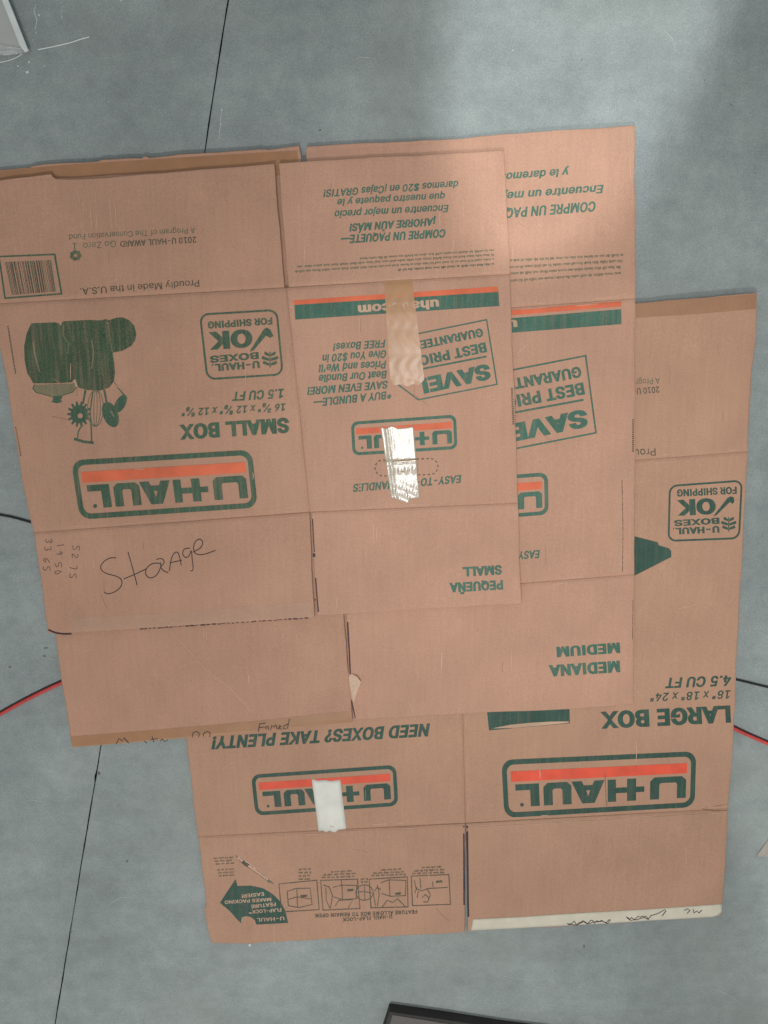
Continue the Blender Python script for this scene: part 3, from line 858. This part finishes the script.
pn.text('daremos $20 en \u00a1Cajas GRATIS!', (458.3,180.6), (322.7,189.9), 7.4, M_teal, .03, .24)
pn.text('que nuestro paquete y le', (445,192.9), (337,199.2), 7, M_teal, .03, .24)
pn.text('Encuentre un mejor precio', (448.7,204.7), (334.3,210.8), 7.4, M_teal, .03, .24)
pn.text('\u00a1AHORRE A\u00daN M\u00c1S!', (436,217.6), (348.7,223.8), 7.8, M_teal, .045, .24)
pn.text('COMPRE UN PAQUETE\u2014', (445.3,229), (340.5,235.3), 8.4, M_teal, .045, .24)
for k, (xl, yl, yr) in enumerate(((360,257.5,249), (297,265.6,253.5), (295,270.4,258), (398,268.8,262.8))):
    pn.greek((xl,yl), (494,yr), 2.6, M_fade if k < 3 else M_green, 300+k)
pn.build(small)
# left side panel: kitchen drawing, badge, sizes, big mark
pn = Panel('side_panel', s_l, HS, ['crease','crease','crease','cut'], M_card2,
  {3: [(34,532.5),(31,522),(22,476),(14,430),(5,372),(-1,342),(-9,304)]})
def K(x, y): return (x/4.8, 300+y/4.8)
def ell(cx, cy, rx, ry, rot, n=20):
    o = []
    for i in range(n):
        a = i/n*2*PI; x, y = rx*math.cos(a), ry*math.sin(a); c, s = math.cos(rot), math.sin(rot)
        o.append(K(cx+x*c-y*s, cy+x*s+y*c))
    return o
pn.poly([[K(*x) for x in ((150,112),(265,107),(282,112),(292,124),(300,103),(400,97),(510,92),(520,98),(560,85),(590,84),(620,97),(645,125),(655,165),(648,195),(630,220),(590,243),(540,253),(548,300),(552,350),(547,390),(525,420),(480,435),(420,432),(380,422),(352,384),(345,395),(250,400),(160,400),(130,350),(118,290),(116,220),(128,160))]], M_kettle)
pn.poly([[K(*x) for x in ((165,408),(345,402),(362,398),(368,415),(350,440),(296,458),(250,462),(175,442),(160,425))]], M_lid)
pn.stroke([K(*x) for x in ((165,405),(158,425),(172,442),(250,463),(298,458),(350,441),(369,415),(362,396))], 1.1, M_green)
pn.poly([[K(*x) for x in ((250,460),(296,457),(299,470),(292,478),(297,490),(272,496),(246,490),(255,476))]], M_green)
pn.poly([[K(*x) for x in ((352,384),(362,380),(372,412),(366,420))]], M_bare)
pn.stroke([K(*x) for x in ((160,200),(165,250),(180,310),(190,345))], 1.6, M_lid); pn.stroke([K(*x) for x in ((305,120),(302,170),(330,210),(325,260))], .9, M_lid)
pn.stroke([K(*x) for x in ((440,190),(450,250),(440,330))], 1.2, M_lid); pn.stroke([K(*x) for x in ((520,108),(528,190),(540,250))], .8, M_lid)
pn.stroke([K(*x) for x in ((410,432),(398,500))], 2.0, M_green)
g = []
for k in range(28):
    a = k/28*2*PI; R = 62 if k % 2 == 0 else 44
    for da in (-.07, .07): g.append(K(380+R*.93*math.cos(a+da), 548+R*math.sin(a+da)))
pn.poly([g, ell(385,556,13,13,0,10)], M_green)
pn.stroke([K(*x) for x in ((445,438),(432,540),(438,620),(440,680))], 1.4, M_green); pn.stroke([K(*x) for x in ((392,600),(375,635),(372,665))], 1.2, M_green)
pn.stroke([K(355,666), K(400,680), K(450,686)], 2.6, M_green)
for rx in (8, 24, 38): pn.stroke(ell(458,520,rx,88,.02,24), .7, M_fade, closed=True)
pn.stroke([K(500,430), K(513,500)], 2.1, M_green); pn.poly([ell(530,550,36,64,-.38)], M_green)
pn.stroke([K(548,398), K(600,462)], 1.2, M_green); pn.poly([ell(578,498,24,48,.52)], M_green); pn.stroke([K(530,530),K(548,560)], 1.6, M_lid)
pn.greek_v = None
for k in range(22): x, y = 7.2+k*.36, 326+k*2.2; pn.bar([(x,y),(x+1.4,y-.1),(x+1.4,y+1.3),(x,y+1.4)], M_black, 1)
for k in range(13): x, y = 15.0+k*.42, 427+k*2.3; pn.bar([(x,y),(x+1.3,y-.1),(x+1.3,y+1.2),(x,y+1.3)], M_black, 1)
badge(pn, [(276.6,310), (200,314.6), (207.4,379.3), (282.6,374.4)], M_green,
      [('FOR SHIPPING', (272,317.4), (207.4,321.8), 7.0, .045), ('OK', (251.7,329), (208.6,332.2), 18, .085),
       ('BOXES', (258.4,352), (209.7,356.2), 6.9, .05), ('U-HAUL', (259.3,360.8), (214.5,364.2), 7.2, .05)],
      [(273.5,336),(270.5,330),(267,327.6),(264,329),(249.5,351.5),(253.5,350.6),(266,335.5),(270,338)], (270,359.5,8.2))
pn.stroke([(213,363.6),(212,366)], .9, M_green)
pn.text('1.5 CU FT', (284,388.8), (231.5,392), 9.2, M_green, .035, .22)
pn.text('16 \u00b3\u2044\u2088" x 12 \u2075\u2044\u2088" x 12 \u2075\u2044\u2088"', (285.7,403.4), (181,409), 7.4, M_green, .03, .22)
pn.text('SMALL BOX', (288.9,417.6), (179,424.8), 15.2, M_green, .075)
logo(pn, [(251.6,449.7), (71,460.5), (80,519.6), (257.8,507.6)], M_green, M_orange)
pn.build(small)
# right side panel: stripe, bundle text, stamp, mark, handle
pn = Panel('side_panel', s_r, HS, ['crease','cut','crease','crease'], M_card)
pn.bar([(293.3,300.3), (497.6,286.4), (498.4,291.8), (294.2,304.9)], M_orange, 30)
pn.bar([(294.3,304.9), (498.4,291.9), (499.4,306), (295.2,319.6)], M_teal, 30)
pn.text('uhaul.com', (438.7,299.2), (357.7,305.3), 9.4, M_bare, .05)
pn.text('*BUY A BUNDLE\u2014', (391,390.8), (313,399.0), 8.0, M_teal, .04, .24)
pn.text('SAVE EVEN MORE!', (387.8,380.6), (306.5,387.4), 7.9, M_teal, .04, .24)
pn.text('Beat Our Bundle', (387,370.6), (318.3,375), 7.8, M_teal, .035, .24)
pn.text("Prices and We'll", (386.3,360.6), (318,364.8), 7.8, M_teal, .035, .24)
pn.text('Give You $20 in', (386,350), (322,354.8), 7.8, M_teal, .035, .24)
pn.text('FREE Boxes!', (385.5,339.6), (332.3,343.5), 7.8, M_teal, .035, .24)
pn.stroke([(400,337.4),(486.6,319.7),(497,384.3),(418.3,399.8),(398,384.5),(397,360),(396.5,338)], 1.4, M_teal)
pn.stroke([(486.6,356.4),(404,372.5)], 1.8, M_teal)
pn.text('GUARANTEED', (482,328), (412.5,342.2), 8.6, M_teal, .05)
pn.text('BEST PRICE', (485.2,342.2), (411,357.6), 10, M_teal, .05)
pn.text('SAVE!', (488.8,363.4), (420.2,378.6), 15.8, M_teal, .085)
logo(pn, [(456,414.6), (350.8,421.9), (352.6,455.6), (457.5,449)], M_teal, M_orange)
# dashed hand hole
path = []
for k in range(60):
    t = k/60*(2*47+2*PI*8)
    if t < 47: path.append((383+t, 460-t*.03))
    elif t < 47+PI*8: a = (t-47)/8-PI/2; path.append((430+8*math.cos(a), 466.6+8*math.sin(a)))
    elif t < 94+PI*8: path.append((430-(t-47-PI*8), 474.6+(t-47-PI*8)*.03))
    else: a = (t-94-PI*8)/8+PI/2; path.append((383+8*math.cos(a), 468+8*math.sin(a)))
for k in range(0, 60, 2): pn.stroke([path[k], path[(k+1) % 60]], 1.1, M_black)
pn.text('EASY-TO-CUT HANDLES', (461.3,475), (352.5,484.3), 7.8, M_teal, .035, .24)
for k in range(17): x, y = 511.0+k*.1, 388+k*2.2; pn.bar([(x,y),(x+1.8,y),(x+1.8,y+1.4),(x,y+1.4)], M_black, 1)
pn.build(small); Sr = pn
M_gold = simple('painted_fold_sheen', (.30,.20,.06), .4, .4)  # gold sheen and shade of the tape folds, painted as strokes
def crinkle(x, y):
    q = y-461.5+.05*(x-400)
    z = 1.3*MM*math.exp(-(q/1.5)**2) + .9*MM*math.exp(-((q-9)/3.0)**2)*(.5+.5*math.sin(x*.9))
    z += 1.0*MM*math.exp(-((x-386.5-(y-430)*.13)/1.3)**2) + .35*MM*math.exp(-((x-391-(y-430)*.13)/1.0)**2)*(1-sstep(445, 465, y))
    z += .9*MM*sstep(476, 492, y)*(.5+.5*math.sin(x*1.1+y*.35))*(.5+.5*math.sin(y*.9-x*.4))
    return z
def crinkle2(x, y):
    return .32*MM*sstep(368, 384, y)*(.5+.5*math.sin(x*.75+y*.3))*(.5+.5*math.sin(y*.7-x*.25))
tape('tape_piece', [(384,281),(392,280.2),(412,279.2)], [(390.5,383),(395,385.3),(401,384.2),(408,386.5),(413,384),(419,385.2),(424.3,379.5)], pn.h, M_ttape, small, label='tan packing tape running down from the fold', nrow=60, wr=.25*MM, zf=crinkle2, step=1.5)
tape('tape_piece', [(380.3,426.8),(386,428.5),(391,425.6),(398,428.3),(406,427.7),(413.5,426.3)], [(391,497),(397,499.5),(404,501.5),(409.5,503.4),(407,499),(413,498.5),(419.7,497.6)], pn.h, M_shiny, small, label='shiny clear tape glinting over the logo', nrow=60, wr=.2*MM, zf=crinkle, step=1.2, extra=lambda q: (q.stroke([(383.6,462.6),(395,461.2),(417,459.4)], 1.1, M_gold), q.stroke([(398,470.5),(404,472),(410,470)], 1.4, M_gold)))
pn = Panel('bottom_flap', s_bl, HS, ['crease','cut','cut','cut'], M_card2, {2: [(314.5,617.5),(240,622),(150,628),(75,632.5),(60,633.6),(48,633)]})
def S(x, y): return (20+x/3.49, 520+y/3.49)
for L in ([(335,132),(310,132),(284,152),(280,172),(300,188),(340,196),(358,212),(352,236),(325,255),(300,258),(293,250)],
          [(377,112),(392,165),(409,228)], [(362,206),(400,190),(442,170)],
          [(492,152),(462,150),(440,168),(437,190),(452,205),(476,196),(492,165),(490,148)],
          [(476,138),(496,133),(506,148),(490,163)], [(490,163),(500,178),(518,184)],
          [(521,178),(530,122),(552,106),(563,158)], [(522,150),(566,140)],
          [(594,98),(572,100),(566,118),(576,133),(592,126),(598,100),(601,140),(606,176),(594,178)],
          [(604,112),(632,98),(640,76),(626,64),(610,76),(604,100),(612,120),(640,122),(682,106)]):
    pn.stroke([S(*x) for x in L], .95, M_pen, smooth=2)
DG = {'5': [[(.9,1),(.2,1),(.15,.6),(.6,.65),(.9,.4),(.7,.05),(.1,.1)]], '2': [[(.1,.8),(.5,1),(.85,.75),(.5,.35),(.1,0),(.9,.05)]], '7': [[(.1,.95),(.9,1),(.4,0)]],
      '1': [[(.5,1),(.5,0)]], '9': [[(.8,.75),(.5,1),(.2,.75),(.5,.55),(.8,.8),(.7,0)]], '0': [[(.5,1),(.15,.6),(.3,.05),(.75,.1),(.85,.6),(.5,1)]],
      '3': [[(.15,.9),(.6,1),(.8,.75),(.4,.55),(.85,.35),(.6,0),(.1,.1)]], '6': [[(.8,.95),(.3,.6),(.2,.2),(.5,0),(.8,.25),(.5,.45),(.25,.3)]]}
r7 = random.Random(17); k7 = .9
for txt, x, y in (('52 75', 206, 88), ('19 50', 152, 78), ('33 65', 112, 64)):
    for ch in txt:
        if ch != ' ':
            for L in DG[ch]:
                pn.stroke([S(x-24*(1-b)+r7.uniform(-2.5,2.5), y+22*a*k7+r7.uniform(-2.5,2.5)) for a, b in L], .62, M_penb, smooth=1)
        x -= 2.3*1; y += 27 if ch != ' ' else 14
pn.stroke([S(99,383),S(120,393),S(150,398),S(180,397)], 1.7, M_purple, smooth=1)
r = random.Random(9)
x = 140
while x < 306:
    w = r.uniform(2, 5); y = 629.2-(x-140)*.0665
    pn.stroke([(x, y+r.uniform(-.3,.3)), (x+w, y-.3+r.uniform(-.3,.3))], r.uniform(.5,1.3), M_purple); x += w+r.uniform(.3,2.5)
pn.build(small)
tape('tape_strip', [(72,618.5),(160,613.5),(240,607),(309,602)], [(73,631.5),(160,626.6),(240,621),(312,616.5)], pn.h, M_clear, small, label='clear tape along the bottom edge')
pn = Panel('bottom_flap', s_br, HS, ['crease','cut','cut','cut'], M_card, {3: [(317.6,615.5),(315.0,580),(312.9,545),(311.8,512)]})
pn.stroke([(312.6,519),(313.6,540),(314.4,552)], 1.0, M_purple); pn.stroke([(313.9,553.5),(314.2,557)], 2.6, M_purple); pn.stroke([(315.6,578),(317.2,600),(318.4,612)], 1.3, M_purple)  # dark strokes painted to make the slot look deeper in shade
pn.text('SMALL', (501.9,565), (462.5,567.2), 9.6, M_teal, .075)
pn.text('PEQUE\u00d1A', (502.8,580), (449.3,583), 9.6, M_teal, .075)
pn.build(small)

# ================================================================== FLOOR with a control joint
def joint_x(yy): return 0
jl = [P(252,-160), P(228,0), P(205,150), P(160,420), P(100,750), P(55,1024), P(28,1190)]
top_y, bot_y = jl[0].y, jl[-1].y
dirv = (jl[0]-jl[-1]).normalized()
pts = [jl[0]+(jl[0]-jl[1]).normalized()*3.0] + jl + [jl[-1]+(jl[-1]-jl[-2]).normalized()*3.0]
dense = []
for a, b in zip(pts, pts[1:]):
    n = max(1, int((b-a).length/.012)) if (b-a).length < 1 else 3
    for i in range(n): dense.append(a+(b-a)*i/n)
dense.append(pts[-1])
V = []; Fc = []; mids = []
r = random.Random(11); w1 = w2 = 0
for k, p in enumerate(dense):
    w1 += (r.uniform(-1,1)*.5*MM-w1*.35); w2 += (r.uniform(-1,1)*.5*MM-w2*.35)
    chip = 1.3*MM if r.random() < .035 else 0
    l, rr = p.x-.95*MM+w1*.7-chip, p.x+.95*MM+w2*.7+chip*.5
    V += [(-4, p.y, 0), (l-.9*MM, p.y, 0), (l, p.y, -.6*MM), (l+.2*MM, p.y, -9*MM), (rr-.2*MM, p.y, -9*MM), (rr, p.y, -.6*MM), (rr+.9*MM, p.y, 0), (4, p.y, 0)]
for k in range(len(dense)-1):
    a = k*8
    for i in range(7): Fc.append((a+i, a+8+i, a+9+i, a+i+1)); mids.append(1 if i in (2,3,4) else 0)
fl = build('floor', V, Fc, [M_conc, M_joint], mids, None, False)
fl['kind'] = 'structure'

# ================================================================== cords
def tube(pl, rad, flat=1.0, off=(0,0), n=10):
    pts = []
    for _ in range(2):
        q = [pl[0]]
        for a, b in zip(pl, pl[1:]): q += [(a[0]*.75+b[0]*.25, a[1]*.75+b[1]*.25), (a[0]*.25+b[0]*.75, a[1]*.25+b[1]*.75)]
        q.append(pl[-1]); pl = q
    ps = [P(x, y, 0) for x, y in pl]
    V = []; Fc = []
    for i, p in enumerate(ps):
        t = (ps[min(len(ps)-1, i+1)]-ps[max(0, i-1)]).normalized(); nr = Vector((-t.y, t.x, 0))
        if nr.y < 0: nr = -nr
        c = p + nr*off[0] + Vector((0, 0, rad*flat+.1*MM+off[1]))
        for k in range(n):
            a = 2*PI*k/n; V.append(c + nr*(rad*math.cos(a)) + Vector((0, 0, rad*flat*math.sin(a))))
    for i in range(len(ps)-1):
        for k in range(n): Fc.append((i*n+k, i*n+(k+1)%n, (i+1)*n+(k+1)%n, (i+1)*n+k))
    Fc.append(tuple(range(n))); Fc.append(tuple(reversed(range((len(ps)-1)*n, len(ps)*n))))
    return V, Fc
V, Fc = tube(BLACK_CORD, 1.8*MM)
o = build('cord', V, Fc, [M_rubber], None, None, True); o['label'] = 'thin black cord on the concrete, passing under the boxes above the red wire'; o['category'] = 'cord'
cw = P(380, 640, 0)
wire = empty('twin_wire', (cw.x, cw.y, 0), 'red wire with a thin black wire along it, on the floor and under the boxes', 'wire')
V, Fc = tube(RED_CORD, 2.9*MM, .75, (-.8*MM, 0)); build('red_wire', V, Fc, [M_redw], None, wire, True)
V, Fc = tube(RED_CORD, 1.0*MM, 1.0, (3.0*MM, 0)); build('black_wire', V, Fc, [M_rubber], None, wire, True)

# ================================================================== loose things at the picture's edges
def slab(poly, z0, z1, name, m, parent=None, bev=.0, inner=None):
    ps = [P(x, y, z1) for x, y in poly]; n = len(ps)
    cx = sum(p.x for p in ps)/n; cy = sum(p.y for p in ps)/n
    rings = [(0, z0), (0, z1-bev), (bev*.3, z1-bev*.3), (bev, z1)] if bev else [(0, z0), (0, z1)]
    V = []
    for d, zz in rings:
        for p in ps:
            v = Vector((cx-p.x, cy-p.y, 0)).normalized()*d; V.append(Vector((p.x+v.x, p.y+v.y, zz)))
    Fc = [tuple(range(n-1, -1, -1))]
    for j in range(len(rings)-1):
        for i in range(n): Fc.append((j*n+i, j*n+(i+1)%n, (j+1)*n+(i+1)%n, (j+1)*n+i))
    Fc.append(tuple((len(rings)-1)*n+i for i in range(n)))
    # polygons are given clockwise in the picture -> clockwise from above: turn them over
    Fc = [tuple(reversed(f)) for f in Fc]
    return build(name, V, Fc, [m], None, parent, False)
# white panel corner, top left
M_wp = simple('pale_plastic', (.40,.415,.40), .35, .5, 20, .08, .15)
M_wr = simple('white_plastic_rim', (.62,.66,.64), .4, .5, 60, .08)
M_film = make_tape('crinkled_film', (.62,.66,.65), .55, .22, .9, 45, .6, .6, .004)
pc = P(-40, -10, 0)
tray = empty('plastic_tray', (pc.x, pc.y, 0), 'corner of a pale plastic tray with white rim, upper left on the concrete', 'tray')
slab([(-130,-120),(-45,-120),(24,52),(-130,66)], .5*MM, 7*MM, 'tray_base', M_wp, tray, 1*MM)
slab([(-47,-124),(-41,-124),(28,50),(24.5,52),(20,46)], 7.3*MM, 11*MM, 'rim', M_wr, tray, 1*MM)
# crinkled film lying over the tray's lower edge
V = []; Fc = []; nx, ny = 26, 12; r = random.Random(21)
for j in range(ny+1):
    for i in range(nx+1):
        u, v = i/nx, j/ny
        x = -70+u*92; y = 34+u*14+v*(20-u*14)+math.sin(u*17)*1.2*v
        V.append(P(x, y, (8.3+2.2*abs(math.sin(u*23+v*9))*abs(math.sin(v*7+u*5))+r.uniform(0,.5))*MM))
for j in range(ny):
    for i in range(nx): a = j*(nx+1)+i; Fc.append((a, a+nx+1, a+nx+2, a+1))
build('film_wrap', V, Fc, [M_film], None, tray, False)
# plastic thread by it
def ribbon(pl, rad, name, m, label, cat):
    V, Fc = tube(pl, rad, .6); o = build(name, V, Fc, [m], None, None, True); o['label'] = label; o['category'] = cat; return o
M_thr = simple('pale_thread', (.62,.66,.64), .5, .4)
ribbon([(-8,64),(8,61),(16,58),(24,53)], .7*MM, 'plastic_thread', M_thr, 'short white plastic thread curling from the tray corner', 'thread')
ribbon([(38,49.8),(55,46.5),(72,42.5),(80,39.5),(89.5,37)], .85*MM, 'plastic_thread', M_thr, 'straight white plastic strand on the concrete, right of the tray', 'thread')
# dark case, bottom edge
M_case = simple('dark_case', (.042,.040,.038), .7, .3, 60, .15)
M_casei = simple('grey_brown_lid', (.13,.12,.112), .6, .3, 40, .08)
pc = P(560, 1090, 0)
case = empty('storage_case', (pc.x, pc.y, 0), 'dark rimmed case with a grey lid, cut off by the bottom of the photo', 'case')
slab([(389.5,1012),(440,1019),(500,1028.5),(620,1044),(800,1065),(800,1200),(330,1200)], .5*MM, 19*MM, 'case_body', M_case, case, 1.5*MM)
slab([(392.5,1015),(430,1021),(470,1027.5),(620,1048),(790,1069),(790,1190),(340,1190)], 19.3*MM, 20.5*MM, 'lid_panel', M_casei, case, 1.5*MM)
# beige scrap at the right edge
M_scrap = simple('beige_card', (.36,.33,.29), .8, .2, 120, .1)
o = slab([(757,855.5),(771,836),(800,838),(796,862)], .4*MM, 1.4*MM, 'paper_scrap', M_scrap); o['label'] = 'small beige paper scrap on the concrete near the right edge'; o['category'] = 'paper'
# crumbs and stains
def blob(px, py, r_px, name, m, label=None, h=.4, z=.0, seed=1, asp=1.0):
    r = random.Random(seed); n = 11; V = []
    for i in range(n):
        a = 2*PI*i/n; R = r_px*r.uniform(.6, 1.1); V.append((px+R*math.cos(a)*asp, py-R*math.sin(a)))
    V3 = [P(x, y, .1*MM) for x, y in V]+[P(px+(x-px)*.6, py+(y-py)*.6, h*MM) for x, y in V]
    Fc = [tuple(range(n, 2*n))]+[(i, (i+1)%n, n+(i+1)%n, n+i) for i in range(n)]
    return V3, Fc
o = build('foam_crumb', *blob(250, 944.5, 2.0, '', None, h=2, seed=4), [M_wr]); o['label'] = 'tiny white crumb at the edge of the lower left flap'; o['category'] = 'crumb'
allV = []; allF = []
def hair(pl, w):
    ps = [P(x, y, .12*MM) for x, y in pl]; b = len(allV); n = len(ps)
    for i, p in enumerate(ps):
        t = (ps[min(n-1, i+1)]-ps[max(0, i-1)]).normalized(); q = Vector((-t.y, t.x, 0))*w*MM*(.25+.75*math.sin(PI*(i+.3)/n))
        allV.extend([p+q, p-q])
    for i in range(n-1): allF.append((b+2*i, b+2*i+1, b+2*i+3, b+2*i+2))
hair([(222,107),(221,116),(220,128),(219,137)], .35); hair([(36,4),(34,12),(37,20),(35,30)], .5); hair([(63,5),(61,12),(62,20)], .3)
hair([(40,600),(52,612),(60,628)], .22); hair([(20,803),(30,800),(44,802)], .2); hair([(664,30),(672,38),(676,52)], .2); hair([(352,60),(362,57),(371,58)], .2)
hair([(742,430),(746,441),(745,452)], .2); hair([(108,905),(120,898),(131,897)], .22); hair([(700,985),(722,992),(741,1003)], .22); hair([(498,975),(520,979),(545,981)], .2)
r = random.Random(31)
for (x, y, R) in ((39,15,2.2),(36,33,1.4),(29,62,2.4),(62,17,1.2),(222,110,2.0),(221,124,1.4),(220,138,1.2),(121,0,2),(669,189,1.1),(513,50,1.3),(27,72,3.0),(33,40,1.0),(18,66,2.0),(44,66,1.4)):
    v, f_ = blob(x, y, R*.6, '', None, h=.25, seed=int(x)); b = len(allV); allV += v; allF += [tuple(b+i for i in q) for q in f_]
o = build('paint_specks', allV, allF, [M_pale]); o['kind'] = 'stuff'; o['label'] = 'small white paint specks scattered on the concrete'; o['category'] = 'specks'
allV = []; allF = []
for (x, y, R, a) in ((10,667,1.6,1),(46,648,1.1,2),(44,656,1.2,2),(127,861,1.5,1),(584,946,1.9,.6),(71,931,1.8,.7),(99,773,2.2,.8),(582,60,.9,1),(705,80,.9,1),(320,130,1.1,1.4),(731,105,.8,1),(716,70,.7,1)):
    v, f_ = blob(x, y, R, '', None, h=.15, seed=int(x), asp=a); b = len(allV); allV += v; allF += [tuple(b+i for i in q) for q in f_]
o = build('dirt_specks', allV, allF, [M_stain]); o['kind'] = 'stuff'; o['label'] = 'small dark specks of dirt scattered on the concrete'; o['category'] = 'specks'

# ================================================================== camera, light
cam = bpy.data.cameras.new('Camera'); co = bpy.data.objects.new('Camera', cam); C.objects.link(co); sc.camera = co
cam.sensor_fit = 'VERTICAL'; cam.sensor_height = 24; cam.lens = 24*F/H
co.location = CAM; co.rotation_euler = (-TH, 0, 0); cam.clip_end = 50; cam.clip_start = .01

w = bpy.data.worlds.new('World'); sc.world = w; w.use_nodes = True
bg = w.node_tree.nodes['Background']; bg.inputs[0].default_value = (.93, .98, 1.0, 1); bg.inputs[1].default_value = .36
def area(loc, target, size, power, col=(1, .97, .93)):
    l = bpy.data.lights.new('ceiling_lamp', 'AREA'); l.shape = 'RECTANGLE'; l.size, l.size_y = size; l.energy = power; l.color = col
    o = bpy.data.objects.new('ceiling_lamp', l); C.objects.link(o); o.location = loc
    o.rotation_euler = (Vector(target)-Vector(loc)).to_track_quat('-Z', 'Y').to_euler(); return o
area((-.30, -1.45, 2.35), (.05, 0, 0), (.13, .13), 26)
area((.07, -.30, 2.7), (.05, 0, 0), (.42, .52), 11)
def pool(px, py, semi_x, semi_y, tilt, energy, blend, col=(1, .99, .975), h=2.6):
    "an added spot light straight above the floor, making a pool of light; semi axes in picture pixels (646 to the metre)"
    l = bpy.data.lights.new('added_pool_spot', 'SPOT'); l.energy = energy; l.color = col; l.shadow_soft_size = .04  # no known lamp; added to shape bright and dim areas
    c = P(px, py); o = bpy.data.objects.new('added_pool_spot', l); C.objects.link(o); o.location = (c.x, c.y, h)
    o.rotation_euler = (0, 0, math.radians(tilt)); o.scale = (semi_x/semi_y, 1, 1)
    l.spot_size = 2*math.atan(semi_y/646/h); l.spot_blend = blend
pool(590, -10, 120, 250, -16, 150, .10, (.95, 1, 1))  # bright wedge between shadows whose caster is not built
pool(560, 430, 420, 500, 8, 74, 1.0)
pool(905, 800, 200, 330, 10, 60, .35)

sc.render.engine = 'CYCLES'
sc.view_settings.view_transform = 'Standard'; sc.view_settings.look = 'None'; sc.view_settings.gamma = 1; sc.view_settings.exposure = 0
sc.cycles.use_denoising = True
